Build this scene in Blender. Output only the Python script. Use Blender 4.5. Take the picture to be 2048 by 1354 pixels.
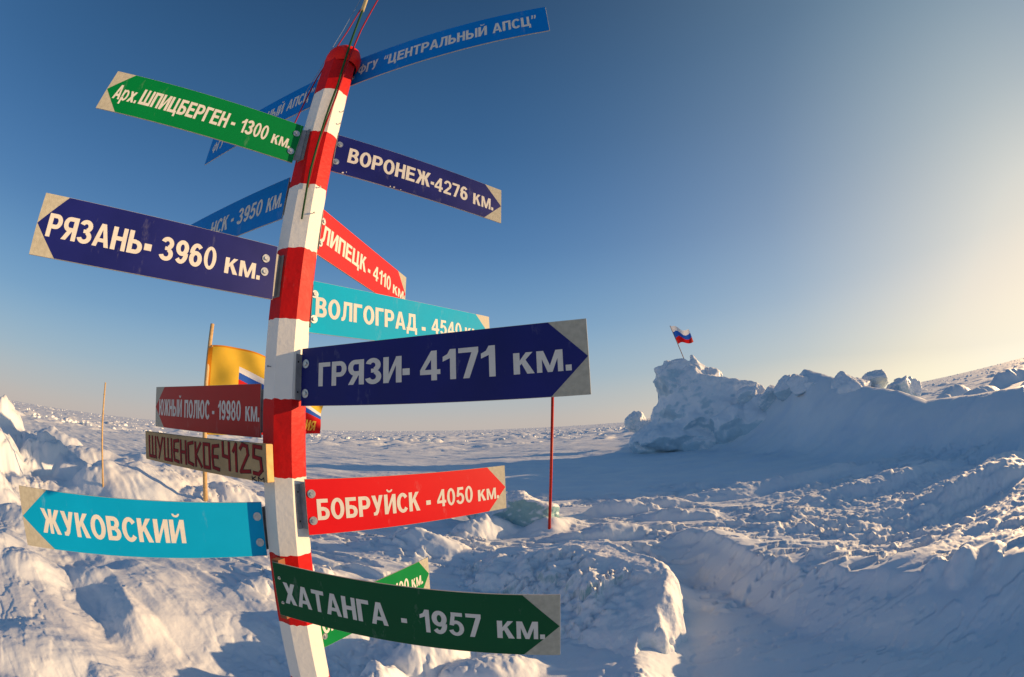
import bpy, math, random
import numpy as np
from mathutils import Vector, Matrix

for _o in list(bpy.data.objects):
    bpy.data.objects.remove(_o)
SC = bpy.context.scene
COL = SC.collection
R = math.radians
CAMZ = 1.6                                   # eye height over the mean snow level

# ------------------------------------------------------------------ camera (a real fisheye lens)
cam = bpy.data.cameras.new('camera')
cam.type = 'PANO'
cam.panorama_type = 'FISHEYE_EQUISOLID'
cam.sensor_width = 36.0
cam.sensor_height = 36.0 * 1354 / 2048
cam.sensor_fit = 'HORIZONTAL'
cam.fisheye_lens = 901.6 / 2048 * 36.0
cam.fisheye_fov = R(200)
cam.clip_start = 0.02
cam.clip_end = 20000
co = bpy.data.objects.new('camera', cam)
COL.objects.link(co)
p_, r_ = R(11.464), R(-2.3298)
f = Vector((0, math.cos(p_), math.sin(p_)))
u0 = Vector((0, -math.sin(p_), math.cos(p_)))
r0 = Vector((1, 0, 0))
rt = math.cos(r_) * r0 + math.sin(r_) * u0
up = -math.sin(r_) * r0 + math.cos(r_) * u0
co.matrix_world = Matrix((
    (rt.x, up.x, -f.x, 0), (rt.y, up.y, -f.y, 0), (rt.z, up.z, -f.z, CAMZ), (0, 0, 0, 1)))
SC.camera = co

# ------------------------------------------------------------------ sky and sun
SUN_AZ, SUN_EL = R(77.0), R(12.0)            # azimuth from +Y towards +X
w = bpy.data.worlds.new('World')
SC.world = w
w.use_nodes = True
nt = w.node_tree
nt.nodes.clear()
def srgb(hx):
    v = [int(hx[i:i + 2], 16) / 255 for i in (0, 2, 4)]
    return tuple([c / 12.92 if c < .04045 else ((c + .055) / 1.055) ** 2.4 for c in v] + [1.0])
def wnode(t, **kw):
    n = nt.nodes.new(t)
    for k, v in kw.items(): setattr(n, k, v)
    return n
def wmath(op, a, b=None, clamp=False):
    n = wnode('ShaderNodeMath', operation=op, use_clamp=clamp)
    for i, v in enumerate((a, b)):
        if v is None: continue
        if hasattr(v, 'links'): nt.links.new(v, n.inputs[i])
        else: n.inputs[i].default_value = v
    return n.outputs[0]
def wramp(fac, stops, interp='B_SPLINE'):
    n = wnode('ShaderNodeValToRGB'); e = n.color_ramp.elements
    n.color_ramp.interpolation = interp
    while len(e) < len(stops): e.new(.5)
    for q, (pos, c) in zip(e, stops):
        q.position = pos; q.color = srgb(c) if isinstance(c, str) else (c, c, c, 1)
    nt.links.new(fac, n.inputs[0]); return n.outputs[0]
tc = wnode('ShaderNodeTexCoord')
nrmz = wnode('ShaderNodeVectorMath', operation='NORMALIZE'); nt.links.new(tc.outputs['Generated'], nrmz.inputs[0])
sep = wnode('ShaderNodeSeparateXYZ'); nt.links.new(nrmz.outputs[0], sep.inputs[0])
el = wmath('MULTIPLY', wmath('ARCSINE', sep.outputs['Z']), 2 / math.pi, True)         # 0 horizon .. 1 zenith
dot = wnode('ShaderNodeVectorMath', operation='DOT_PRODUCT'); nt.links.new(nrmz.outputs[0], dot.inputs[0])
dot.inputs[1].default_value = (math.sin(SUN_AZ) * math.cos(SUN_EL), math.cos(SUN_AZ) * math.cos(SUN_EL), math.sin(SUN_EL))
gam = wmath('DIVIDE', wmath('ARCCOSINE', dot.outputs['Value']), math.pi)              # 0 at the sun .. 1 opposite
doth = wnode('ShaderNodeVectorMath', operation='DOT_PRODUCT'); nt.links.new(nrmz.outputs[0], doth.inputs[0])
doth.inputs[1].default_value = (math.sin(SUN_AZ), math.cos(SUN_AZ), 0)
gamh = wmath('DIVIDE', wmath('ARCCOSINE', doth.outputs['Value']), math.pi)
# clear arctic air: deep blue overhead, pale towards the horizon
base = wramp(el, [(0, 'beb2ac'), (.025, 'b4b2b2'), (.07, '9cb3c0'), (.14, '74a0c4'), (.25, '4a79ac'), (.40, '33608f'), (.60, '25486e'), (.80, '1d3a5c'), (1, '1a3454')])
glow = wramp(el, [(0, 'fff5da'), (.04, 'fff1d2'), (.09, 'f8e6cc'), (.16, 'dcd6c8'), (.30, 'bac2be'), (.50, '92aab0'), (1, '7c98a4')])
g1 = wramp(gam, [(0, 1.), (.04, .93), (.10, .74), (.16, .50), (.22, .27), (.32, .08), (.42, .0)])
g2 = wmath('MULTIPLY', wramp(gamh, [(0, 1.), (.12, .9), (.20, .62), (.28, .30), (.40, .0)]), wramp(el, [(0, 1.), (.03, .85), (.08, .35), (.15, .0)]))
gf = wmath('MAXIMUM', g1, g2)
mx = wnode('ShaderNodeMixRGB'); nt.links.new(gf, mx.inputs[0]); nt.links.new(base, mx.inputs[1]); nt.links.new(glow, mx.inputs[2])
# the physical sky gives it its finer variation
sky = wnode('ShaderNodeTexSky', sky_type='NISHITA')
sky.sun_disc = False; sky.sun_elevation = SUN_EL; sky.sun_rotation = SUN_AZ
sky.air_density = 1.0; sky.dust_density = .6; sky.ozone_density = 3.0
sk = wnode('ShaderNodeMixRGB', blend_type='MULTIPLY'); sk.inputs[0].default_value = 1; sk.use_clamp = True
nt.links.new(sky.outputs[0], sk.inputs[1]); sk.inputs[2].default_value = (.10, .10, .10, 1)
m2 = wnode('ShaderNodeMixRGB'); m2.inputs[0].default_value = .10
nt.links.new(mx.outputs[0], m2.inputs[1]); nt.links.new(sk.outputs[0], m2.inputs[2])
bg = wnode('ShaderNodeBackground'); bg.inputs['Strength'].default_value = .86
wo = wnode('ShaderNodeOutputWorld')
nt.links.new(m2.outputs[0], bg.inputs['Color'])
nt.links.new(bg.outputs[0], wo.inputs['Surface'])

sl = bpy.data.lights.new('sun', 'SUN')
sl.energy = 5.0
sl.angle = R(0.6)
sl.color = (1.0, 0.645, 0.32)
so = bpy.data.objects.new('sun', sl)
COL.objects.link(so)
sd = Vector((math.sin(SUN_AZ) * math.cos(SUN_EL), math.cos(SUN_AZ) * math.cos(SUN_EL), math.sin(SUN_EL)))
so.rotation_euler = sd.to_track_quat('Z', 'Y').to_euler()

SC.view_settings.view_transform = 'Standard'
SC.view_settings.look = 'None'
SC.view_settings.gamma = 1.0
SC.view_settings.exposure = 0.32
SC.render.engine = 'CYCLES'
SC.cycles.max_bounces = 5
SC.cycles.diffuse_bounces = 2

# ------------------------------------------------------------------ helpers
def link(o, parent=None):
    COL.objects.link(o)
    if parent is not None:
        o.parent = parent
    return o

def tag(o, label=None, cat=None, group=None, kind=None):
    if label: o['label'] = label
    if cat: o['category'] = cat
    if group: o['group'] = group
    if kind: o['kind'] = kind
    return o

def empty(name, loc=(0, 0, 0)):
    o = bpy.data.objects.new(name, None)
    o.location = loc
    o.empty_display_size = 0.1
    return link(o)

class MB:
    """collects shapes for ONE mesh object"""
    def __init__(s):
        s.v, s.f, s.m = [], [], []
    def poly(s, pts, mi=0):
        n = len(s.v); s.v += [tuple(p) for p in pts]
        s.f.append(list(range(n, n + len(pts)))); s.m.append(mi)
    def add(s, vs, fs, mi=0):
        n = len(s.v); s.v += [tuple(p) for p in vs]
        for q in fs:
            s.f.append([n + i for i in q]); s.m.append(mi)
    def box(s, o, ex, ey, ez, mi=0):
        """o = corner, ex/ey/ez = edge vectors"""
        o, ex, ey, ez = Vector(o), Vector(ex), Vector(ey), Vector(ez)
        vs = [o, o + ex, o + ex + ey, o + ey, o + ez, o + ex + ez, o + ex + ey + ez, o + ey + ez]
        s.add(vs, [(0, 3, 2, 1), (4, 5, 6, 7), (0, 1, 5, 4), (1, 2, 6, 5), (2, 3, 7, 6), (3, 0, 4, 7)], mi)
    def tube(s, pts, rad, n=10, mi=0, cap=True):
        pts = [Vector(p) for p in pts]
        if not hasattr(rad, '__len__'): rad = [rad] * len(pts)
        base = len(s.v)
        ref = Vector((0.31, 0.87, 0.38))
        for i, p in enumerate(pts):
            d = (pts[min(i + 1, len(pts) - 1)] - pts[max(i - 1, 0)]).normalized()
            a = d.cross(ref).normalized(); b = d.cross(a)
            for k in range(n):
                t = 2 * math.pi * k / n
                s.v.append(tuple(p + (a * math.cos(t) + b * math.sin(t)) * rad[i]))
        for i in range(len(pts) - 1):
            for k in range(n):
                k2 = (k + 1) % n
                s.f.append([base + i * n + k, base + i * n + k2, base + (i + 1) * n + k2, base + (i + 1) * n + k]); s.m.append(mi)
        if cap:
            s.f.append([base + k for k in range(n)][::-1]); s.m.append(mi)
            s.f.append([base + (len(pts) - 1) * n + k for k in range(n)]); s.m.append(mi)
    def build(s, name, mats, parent=None, smooth=False):
        me = bpy.data.meshes.new(name)
        me.from_pydata(s.v, [], s.f)
        for m in (mats if isinstance(mats, (list, tuple)) else [mats]): me.materials.append(m)
        me.polygons.foreach_set('material_index', s.m)
        if smooth: me.polygons.foreach_set('use_smooth', [True] * len(me.polygons))
        me.update()
        return link(bpy.data.objects.new(name, me), parent)

def npmesh(name, V, F, mats, smooth=True):
    me = bpy.data.meshes.new(name)
    F = np.asarray(F, np.int32)
    k = F.shape[1]
    me.vertices.add(len(V)); me.vertices.foreach_set('co', np.asarray(V, np.float32).ravel())
    me.loops.add(F.size); me.loops.foreach_set('vertex_index', F.ravel())
    me.polygons.add(len(F)); me.polygons.foreach_set('loop_start', np.arange(0, F.size, k, dtype=np.int32))
    me.polygons.foreach_set('loop_total', np.full(len(F), k, np.int32))
    for m in (mats if isinstance(mats, (list, tuple)) else [mats]): me.materials.append(m)
    me.update(calc_edges=True)
    me.polygons.foreach_set('use_smooth', np.full(len(F), smooth))
    me.validate()
    return me

# ------------------------------------------------------------------ numpy noise
def _h(ix, iy, iz, seed):
    with np.errstate(over='ignore'):
        n = (ix.astype(np.uint32) * np.uint32(374761393) + iy.astype(np.uint32) * np.uint32(668265263)
             + iz.astype(np.uint32) * np.uint32(2246822519) + np.uint32(seed * 3266489917 & 0xffffffff))
        n = (n ^ (n >> np.uint32(13))) * np.uint32(1274126177)
        n = (n ^ (n >> np.uint32(16))) * np.uint32(2654435761)
        n = n ^ (n >> np.uint32(15))
    return n
def rnd(ix, iy, iz, seed):
    return _h(ix, iy, iz, seed).astype(np.float64) / 4294967295.0

def pn2(x, y, seed=0):
    ix, iy = np.floor(x).astype(np.int64), np.floor(y).astype(np.int64)
    fx, fy = x - ix, y - iy
    ux, uy = fx * fx * fx * (fx * (fx * 6 - 15) + 10), fy * fy * fy * (fy * (fy * 6 - 15) + 10)
    z = np.zeros_like(ix)
    def g(a, b):
        t = rnd(ix + a, iy + b, z, seed) * 2 * np.pi
        return np.cos(t) * (fx - a) + np.sin(t) * (fy - b)
    n0 = g(0, 0) * (1 - ux) + g(1, 0) * ux
    n1 = g(0, 1) * (1 - ux) + g(1, 1) * ux
    return (n0 * (1 - uy) + n1 * uy) * 1.5

def fbm2(x, y, seed=0, o=4, gain=.5, lac=2.03):
    s, a = 0, 1.0
    for i in range(o):
        s = s + a * pn2(x + 17.3 * i, y - 9.1 * i, seed + i); x, y, a = x * lac, y * lac, a * gain
    return s

def pn3(x, y, z, seed=0):
    ix, iy, iz = [np.floor(q).astype(np.int64) for q in (x, y, z)]
    fx, fy, fz = x - ix, y - iy, z - iz
    fd = lambda t: t * t * t * (t * (t * 6 - 15) + 10)
    ux, uy, uz = fd(fx), fd(fy), fd(fz)
    def g(a, b, c):
        h = rnd(ix + a, iy + b, iz + c, seed); t = h * 2 * np.pi; ph = rnd(ix + a, iy + b, iz + c, seed + 77) * 2 - 1
        q = np.sqrt(1 - ph * ph)
        return q * np.cos(t) * (fx - a) + q * np.sin(t) * (fy - b) + ph * (fz - c)
    L = lambda a, b, t: a + (b - a) * t
    return 1.5 * L(L(L(g(0, 0, 0), g(1, 0, 0), ux), L(g(0, 1, 0), g(1, 1, 0), ux), uy),
                   L(L(g(0, 0, 1), g(1, 0, 1), ux), L(g(0, 1, 1), g(1, 1, 1), ux), uy), uz)

def fbm3(V, sc, seed=0, o=4, gain=.5):
    s, a = 0, 1.0
    x, y, z = V[:, 0] * sc, V[:, 1] * sc, V[:, 2] * sc
    for i in range(o):
        s = s + a * pn3(x + 7.7 * i, y, z - 3.1 * i, seed + i); x, y, z, a = x * 2.1, y * 2.1, z * 2.1, a * gain
    return s

def worley2(x, y, seed=0):
    """F1, F2 and a random value of the nearest cell"""
    ix, iy = np.floor(x).astype(np.int64), np.floor(y).astype(np.int64)
    f1 = np.full(x.shape, 9.); f2 = np.full(x.shape, 9.); c = np.zeros(x.shape)
    z = np.zeros_like(ix)
    for a in (-1, 0, 1):
        for b in (-1, 0, 1):
            px = ix + a + rnd(ix + a, iy + b, z, seed); py = iy + b + rnd(ix + a, iy + b, z, seed + 5)
            d = np.hypot(px - x, py - y); v = rnd(ix + a, iy + b, z, seed + 9)
            near = d < f1
            f2 = np.where(near, f1, np.minimum(f2, d)); c = np.where(near, v, c); f1 = np.where(near, d, f1)
    return f1, f2, c

def sm(a, b, x):
    t = np.clip((x - a) / (b - a), 0, 1)
    return t * t * (3 - 2 * t)

# ------------------------------------------------------------------ materials
def mat(name, col, rough=.5, metal=0.0, spec=.22, var=.0, vscale=20., bump=0.0, bscale=60., dirt=None, coat=0.0, wear=.28):
    m = bpy.data.materials.new(name); m.use_nodes = True
    n = m.node_tree; b = n.nodes['Principled BSDF']
    b.inputs['Roughness'].default_value = rough; b.inputs['Metallic'].default_value = metal
    b.inputs['Specular IOR Level'].default_value = spec
    b.inputs['Coat Weight'].default_value = coat
    tc = n.nodes.new('ShaderNodeTexCoord')
    nz = n.nodes.new('ShaderNodeTexNoise'); nz.inputs['Scale'].default_value = vscale; nz.inputs['Detail'].default_value = 6
    n.links.new(tc.outputs['Object'], nz.inputs['Vector'])
    rp = n.nodes.new('ShaderNodeValToRGB')
    rp.color_ramp.elements[0].position = .3; rp.color_ramp.elements[1].position = .7
    c2 = dirt if dirt else [max(0, c * (1 - var)) for c in col]
    rp.color_ramp.elements[0].color = (*c2, 1); rp.color_ramp.elements[1].color = (*col, 1)
    if dirt: rp.color_ramp.elements[0].position = .28; rp.color_ramp.elements[1].position = .42
    n.links.new(nz.outputs['Fac'], rp.inputs['Fac'])
    # rime and scuffs: pale smears and small specks that belong to the surface
    mp = n.nodes.new('ShaderNodeMapping'); mp.inputs['Scale'].default_value = (1, 1, .35); n.links.new(tc.outputs['Object'], mp.inputs[0])
    n2 = n.nodes.new('ShaderNodeTexNoise'); n2.inputs['Scale'].default_value = 22; n2.inputs['Detail'].default_value = 10; n2.inputs['Roughness'].default_value = .72
    n.links.new(mp.outputs[0], n2.inputs['Vector'])
    r2 = n.nodes.new('ShaderNodeValToRGB'); r2.color_ramp.elements[0].position = .60; r2.color_ramp.elements[1].position = .78
    r2.color_ramp.elements[1].color = (wear, wear, wear, 1)
    n.links.new(n2.outputs['Fac'], r2.inputs['Fac'])
    wm = n.nodes.new('ShaderNodeMixRGB'); wm.inputs[2].default_value = (.42, .43, .44, 1)
    n.links.new(r2.outputs[0], wm.inputs[0]); n.links.new(rp.outputs[0], wm.inputs[1]); n.links.new(wm.outputs[0], b.inputs['Base Color'])
    mr = n.nodes.new('ShaderNodeMapRange'); mr.inputs['To Min'].default_value = max(0, rough - .1); mr.inputs['To Max'].default_value = min(1, rough + .12)
    n.links.new(nz.outputs['Fac'], mr.inputs['Value']); n.links.new(mr.outputs[0], b.inputs['Roughness'])
    if bump:
        nb = n.nodes.new('ShaderNodeTexNoise'); nb.inputs['Scale'].default_value = bscale; nb.inputs['Detail'].default_value = 5
        n.links.new(tc.outputs['Object'], nb.inputs['Vector'])
        bp = n.nodes.new('ShaderNodeBump'); bp.inputs['Strength'].default_value = bump; bp.inputs['Distance'].default_value = .002
        n.links.new(nb.outputs['Fac'], bp.inputs['Height']); n.links.new(bp.outputs[0], b.inputs['Normal'])
    return m

M = dict(
    red=mat('red_paint', (.60, .004, .003), .5, var=.22, bump=.5, bscale=70),
    white=mat('white_paint', (.80, .79, .74), .5, var=.08, vscale=9, bump=.5, bscale=70),
    navy=mat('navy_film', (.009, .014, .155), .42, var=.25, vscale=7),
    cyan=mat('cyan_film', (.0, .34, .64), .5, spec=.12, var=.1, vscale=7),
    cyan2=mat('turquoise_film', (.0, .41, .66), .6, spec=.08, var=.08, vscale=7),
    green=mat('green_film', (.0, .19, .045), .5, spec=.12, var=.1, vscale=7),
    dgreen=mat('dark_green_film', (.004, .088, .034), .5, spec=.12, var=.1, vscale=7),
    blue=mat('blue_film', (.0, .19, .60), .4, var=.1, vscale=7),
    redf=mat('red_film', (.66, .0, .006), .5, var=.08, vscale=7),
    maroon=mat('maroon_film', (.42, .018, .014), .36, var=.1, vscale=7),
    letter=mat('letter_film', (.68, .67, .62), .5, var=.10, vscale=30),
    tip=mat('reflective_tip', (.46, .45, .37), .5, var=.22, vscale=90, bump=.3, bscale=300),
    edge=mat('sheet_edge', (.45, .45, .42), .5, var=.2),
    galv=mat('galvanised_steel', (.29, .30, .32), .6, metal=.3, var=.3, vscale=60),
    bolt=mat('zinc_bolt', (.62, .63, .62), .32, metal=.8, var=.25, vscale=120),
    hole=mat('dark_hole', (.01, .01, .01), .8),
    wood=mat('bare_board', (.46, .33, .17), .7, var=.3, vscale=14, bump=.6, bscale=90),
    endw=mat('board_end_grain', (.72, .47, .2), .75, var=.25, vscale=60, bump=.5),
    darkw=mat('brown_spacer_wood', (.30, .12, .06), .7, var=.3, vscale=30),
    bamboo=mat('bamboo', (.62, .42, .2), .55, var=.3, vscale=25),
    paintr=mat('dark_red_hand_paint', (.26, .008, .012), .6, var=.3, vscale=60),
    paintk=mat('black_hand_paint', (.02, .016, .02), .6),
    redpole=mat('red_pole_paint', (.60, .03, .012), .4, var=.15),
    ropeg=mat('green_rope', (.02, .09, .03), .8, var=.4, vscale=300),
    roper=mat('red_cord', (.35, .01, .02), .7, var=.3, vscale=300),
    wire=mat('clear_cord', (.20, .26, .36), .4),
    cream=mat('cream_rod', (.62, .52, .28), .5, var=.2),
)

# ------------------------------------------------------------------ snow and ice materials
def snow_mat():
    m = bpy.data.materials.new('wind_packed_snow'); m.use_nodes = True
    n = m.node_tree; b = n.nodes['Principled BSDF']; L = n.links.new
    b.inputs['Roughness'].default_value = .62
    b.inputs['Specular IOR Level'].default_value = .28
    g = n.nodes.new('ShaderNodeNewGeometry')
    nz = n.nodes.new('ShaderNodeTexNoise'); nz.inputs['Scale'].default_value = .9; nz.inputs['Detail'].default_value = 8
    L(g.outputs['Position'], nz.inputs['Vector'])
    rp = n.nodes.new('ShaderNodeValToRGB')
    rp.color_ramp.elements[0].position = .32; rp.color_ramp.elements[1].position = .6
    rp.color_ramp.elements[0].color = (.74, .80, .87, 1); rp.color_ramp.elements[1].color = (.84, .86, .88, 1)
    L(nz.outputs['Fac'], rp.inputs['Fac']); L(rp.outputs[0], b.inputs['Base Color'])
    prev = None
    for sc_, st, ds in ((6, .30, .03), (34, .28, .008), (190, .35, .0015)):
        t = n.nodes.new('ShaderNodeTexNoise'); t.inputs['Scale'].default_value = sc_; t.inputs['Detail'].default_value = 4
        L(g.outputs['Position'], t.inputs['Vector'])
        bp = n.nodes.new('ShaderNodeBump'); bp.inputs['Strength'].default_value = st; bp.inputs['Distance'].default_value = ds
        L(t.outputs['Fac'], bp.inputs['Height'])
        if prev: L(prev.outputs[0], bp.inputs['Normal'])
        prev = bp
    L(prev.outputs[0], b.inputs['Normal'])
    return m

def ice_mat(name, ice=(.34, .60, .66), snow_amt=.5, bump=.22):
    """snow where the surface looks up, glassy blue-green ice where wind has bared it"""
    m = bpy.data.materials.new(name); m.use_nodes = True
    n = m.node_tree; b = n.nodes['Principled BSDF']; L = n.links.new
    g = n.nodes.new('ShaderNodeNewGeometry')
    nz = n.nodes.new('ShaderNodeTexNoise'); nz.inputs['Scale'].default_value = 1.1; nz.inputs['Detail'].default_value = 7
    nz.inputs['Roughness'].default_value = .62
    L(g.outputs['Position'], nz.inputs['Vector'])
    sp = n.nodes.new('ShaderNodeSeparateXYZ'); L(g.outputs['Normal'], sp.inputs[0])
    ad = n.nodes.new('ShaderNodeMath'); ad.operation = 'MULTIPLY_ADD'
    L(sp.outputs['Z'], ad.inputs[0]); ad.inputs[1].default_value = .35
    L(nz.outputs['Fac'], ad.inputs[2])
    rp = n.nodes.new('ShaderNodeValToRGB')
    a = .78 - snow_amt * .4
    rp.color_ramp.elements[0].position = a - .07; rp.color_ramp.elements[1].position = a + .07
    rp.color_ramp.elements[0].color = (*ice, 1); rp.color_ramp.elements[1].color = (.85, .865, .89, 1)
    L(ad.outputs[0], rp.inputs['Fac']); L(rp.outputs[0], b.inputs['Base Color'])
    rr = n.nodes.new('ShaderNodeMapRange'); rr.inputs['From Min'].default_value = a - .07; rr.inputs['From Max'].default_value = a + .07
    rr.inputs['To Min'].default_value = .34; rr.inputs['To Max'].default_value = .65
    L(ad.outputs[0], rr.inputs['Value']); L(rr.outputs[0], b.inputs['Roughness'])
    b.inputs['Specular IOR Level'].default_value = .4
    prev = None
    for sc_, st, ds in ((5, bump, .08), (24, bump, .03), (90, bump * .8, .008)):
        t = n.nodes.new('ShaderNodeTexNoise'); t.inputs['Scale'].default_value = sc_; t.inputs['Detail'].default_value = 4
        L(g.outputs['Position'], t.inputs['Vector'])
        bp = n.nodes.new('ShaderNodeBump'); bp.inputs['Strength'].default_value = st; bp.inputs['Distance'].default_value = ds
        L(t.outputs['Fac'], bp.inputs['Height'])
        if prev: L(prev.outputs[0], bp.inputs['Normal'])
        prev = bp
    L(prev.outputs[0], b.inputs['Normal'])
    return m

M['snow'] = snow_mat()
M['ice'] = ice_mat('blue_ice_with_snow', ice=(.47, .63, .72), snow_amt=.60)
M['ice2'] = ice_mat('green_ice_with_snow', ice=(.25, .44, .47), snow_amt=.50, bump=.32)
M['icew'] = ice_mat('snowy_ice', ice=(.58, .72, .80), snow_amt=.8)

# ------------------------------------------------------------------ the snow field
def at(az, d, z=0.0):
    a = R(az); return (d * math.sin(a), d * math.cos(a), z)

def hummock(x, y, c, rx, ry, rot, h, seed, p=1.6, warp=.30, wsc=1.0):
    """a wind-carved lump: warped ellipse, steep rim"""
    dx, dy = x - c[0], y - c[1]
    reach = 2.2 * max(rx, ry)
    k = (np.abs(dx) < reach) & (np.abs(dy) < reach)
    out = np.zeros_like(x)
    if not k.any(): return out
    dx, dy = dx[k], dy[k]
    a = R(rot)
    u, v = (dx * math.sin(a) + dy * math.cos(a)) / rx, (dx * math.cos(a) - dy * math.sin(a)) / ry
    q = np.hypot(u, v) * (1 + warp * fbm2(dx * wsc / min(rx, ry) * .6 + seed, dy * wsc / min(rx, ry) * .6, seed, 3, .42))
    t = np.clip(1 - q, 0, 1)
    tq = t * (.75 + .25 * p)
    prof = .55 * sm(0, .8, tq) + .45 * np.clip(tq, 0, 1.2)
    out[k] = h * prof * (1 + .12 * fbm2(dx * 2 / ry, dy * 2 / ry, seed + 3, 3))
    return out

def curve(az, pts):
    xs, ys = zip(*pts)
    return np.interp(az, xs, ys)

def ground_z(x, y, detail=True):
    x = np.asarray(x, float); y = np.asarray(y, float)
    d = np.hypot(x, y) + 1e-6
    az = np.degrees(np.arctan2(x, y))
    wv = fbm2(x / 14, y / 14, 3, 3) * .16 * sm(3, 12, d)
    z = wv
    # wobble used to break authored outlines
    wob = fbm2(x / 3.1 + 5, y / 3.1, 31, 4)
    wob2 = fbm2(x / .9 + 5, y / .9, 41, 4)
    # --- high drift bank on the right, from the ice ridge towards the viewer's right
    base = curve(az, [(10, 30), (16, 24), (24, 20.5), (33, 16), (42, 12.6), (50, 11.0), (60, 9.4), (68, 8.6), (80, 8.2), (100, 8)])
    crest = curve(az, [(10, 30), (16, 27), (24, 25), (33, 21), (38, 18), (45, 15.4), (54, 13.0), (61, 11.6), (68, 10.8), (80, 10.6), (100, 11)])
    cz = curve(az, [(12, 0), (17, .5), (24, 1.3), (32, 2.0), (35.5, 2.35), (37.6, 2.85), (41, 2.35), (44, 1.95), (47, 1.7), (50.5, 1.45), (54, 1.10), (61, 1.05), (68.3, 1.02), (70.5, .72), (75, .55), (94, .5), (106, .3)])
    t = (d + wob * .35 - base) / np.maximum(crest - base, .5)
    prof = np.where(t < 1, sm(-.25, 1.06, t) ** 1.15, 1 - .75 * sm(1, 4.5, t))
    bank = cz * np.clip(prof, 0, None) * sm(11, 18, az) * sm(112, 96, az)
    z = z * (1 - .7 * sm(0, .5, bank)) + bank
    # --- near bank: crest then a hollow towards the camera
    nc = curve(az, [(14, 5.9), (20, 5.5), (23, 5.3), (30, 4.5), (37, 4.05), (44, 3.8), (50, 3.68), (55, 3.62), (62, 3.72), (70, 3.85), (90, 4.0), (120, 4)])
    nc = nc + wob * .10 + wob2 * .05
    hol = -(.27 + .05 * wob) * sm(nc - .0, nc - .75 - .25 * wob, d) * sm(15, 24, az) * sm(-20, 2, az * 0 + 1)
    lip = (.13 + .04 * wob) * (1 - .5 * sm(55, 68, az)) * np.where(d < nc + .06, np.exp(-((d - nc - .06) / .10) ** 2), np.exp(-((d - nc - .06) / .55) ** 2)) * sm(16, 24, az)
    z = z + hol + lip
    # general dip round the post and camera
    z = z - .16 * sm(5.0, 1.5, d) * sm(25, 5, az)
    # --- hummocks of the left side : (az, dist, rx, ry, rot, h)
    HL = [
        (-69.0, 15.5, 1.6, 1.3, 20, 1.45, 2.4), (-65.6, 14.5, 2.4, 1.3, 60, .85, 1.4), (-71.5, 13.5, 2.0, 1.2, 60, 1.0, 1.4),
        (-62.6, 13.2, 1.4, .9, 50, .82, 1.7), (-58.6, 12.6, 1.8, .7, 95, .50, 1.8), (-56.3, 10.4, 1.0, .50, 95, .40, 2.2),
        (-72, 8.4, 1.1, .7, 60, .5, 1.6), (-51.0, 10.6, 2.3, 1.8, 75, .66, 1.2), (-43.5, 11.5, 2.3, 1.3, 75, .52, 1.3), (-38, 9.4, 1.6, .8, 60, .32, 1.3),
        (-36, 14, 2.4, 1.0, 80, .45, 1.5), (-47, 15.8, 2.8, 1.0, 80, .42, 1.5), (-56, 17, 2.8, 1.1, 80, .45, 1.5), (-61, 21, 2.8, 1.1, 80, .7, 1.5),
        (-67.2, 4.85, .62, .36, 60, .16, 1.6), (-57.6, 4.75, .55, .30, 80, .12, 1.5), (-49.0, 4.3, 1.25, .55, 104, .13, 1.1), (-54.5, 3.75, .62, .30, 100, .11, 1.3),
        (-68.5, 3.2, .75, .45, 50, .14, 1.3), (-73, 2.6, .6, .3, 60, .10, 1.3), (-64, 6.6, 1.2, .5, 85, .2, 1.3), (-75, 5.6, .9, .5, 70, .22, 1.4), (-60, 2.75, .5, .2, 95, .10, 1.4),
        # in front, right of the post
        (-13, 2.95, .50, .26, 30, .26, 1.6), (-21, 2.45, .45, .22, 10, .24, 1.6), (-5, 2.7, .4, .22, 80, .14, 1.6), (-24, 3.5, .6, .24, 40, .20, 1.5), (-30, 4.4, .7, .3, 50, .16, 1.5),
        (-13, 5.6, .8, .5, 80, .20, 1.4), (-5, 6.4, .75, .3, 60, .26, 2.0), (-17, 7.4, 1.2, .5, 70, .2, 1.6),
        (4, 6.6, .55, .45, 60, .22, 1.3), (12, 6.0, .8, .3, 100, .14, 1.6),
        # the wind-cut block by the red pole and sastrugi to its right
        (12.5, 7.6, .75, .28, 110, .22, 2.4), (16, 7.9, .9, .3, 112, .16, 2.2), (20.5, 6.9, 1.0, .25, 110, .12, 2.2), (24.5, 8.4, 1.2, .3, 112, .14, 2.0),
        # crusty lumps on the near bank at the right
        (60.5, 3.75, .26, .15, 80, .10, 1.8), (56.5, 3.74, .2, .12, 70, .07, 1.8), (65, 3.95, .24, .13, 60, .06, 1.8),
        # far right, beyond the bank
        (62, 24, 2.6, 1.0, 100, .5, 1.6), (66, 30, 3.5, 1.2, 100, .8, 1.6), (58, 29, 3, 1.2, 90, .7, 1.6), (70, 20, 2.5, 1.0, 90, .6, 1.6),
        # long low swells that throw the long blue shadows on the plain
        (63, 7.3, 2.6, .50, 98, .24, 1.3), (50, 8.0, 2.6, .5, 102, .22, 1.3), (36, 9.3, 2.6, .5, 104, .18, 1.3), (24, 10.4, 2.4, .5, 106, .12, 1.3), (56, 6.9, 2.0, .35, 92, .10, 1.3),
    ]
    hum = np.zeros_like(z)
    for i, (a, dd, rx, ry, rot, h, p) in enumerate(HL):
        hq = hummock(x, y, at(a, dd)[:2], rx, ry, rot, h, 100 + i, p)
        if a < -45 and dd < 7: hq = hq * .75
        hum = np.maximum(hum, hq) + .2 * np.minimum(hum, hq)
    z = z + hum
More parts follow.
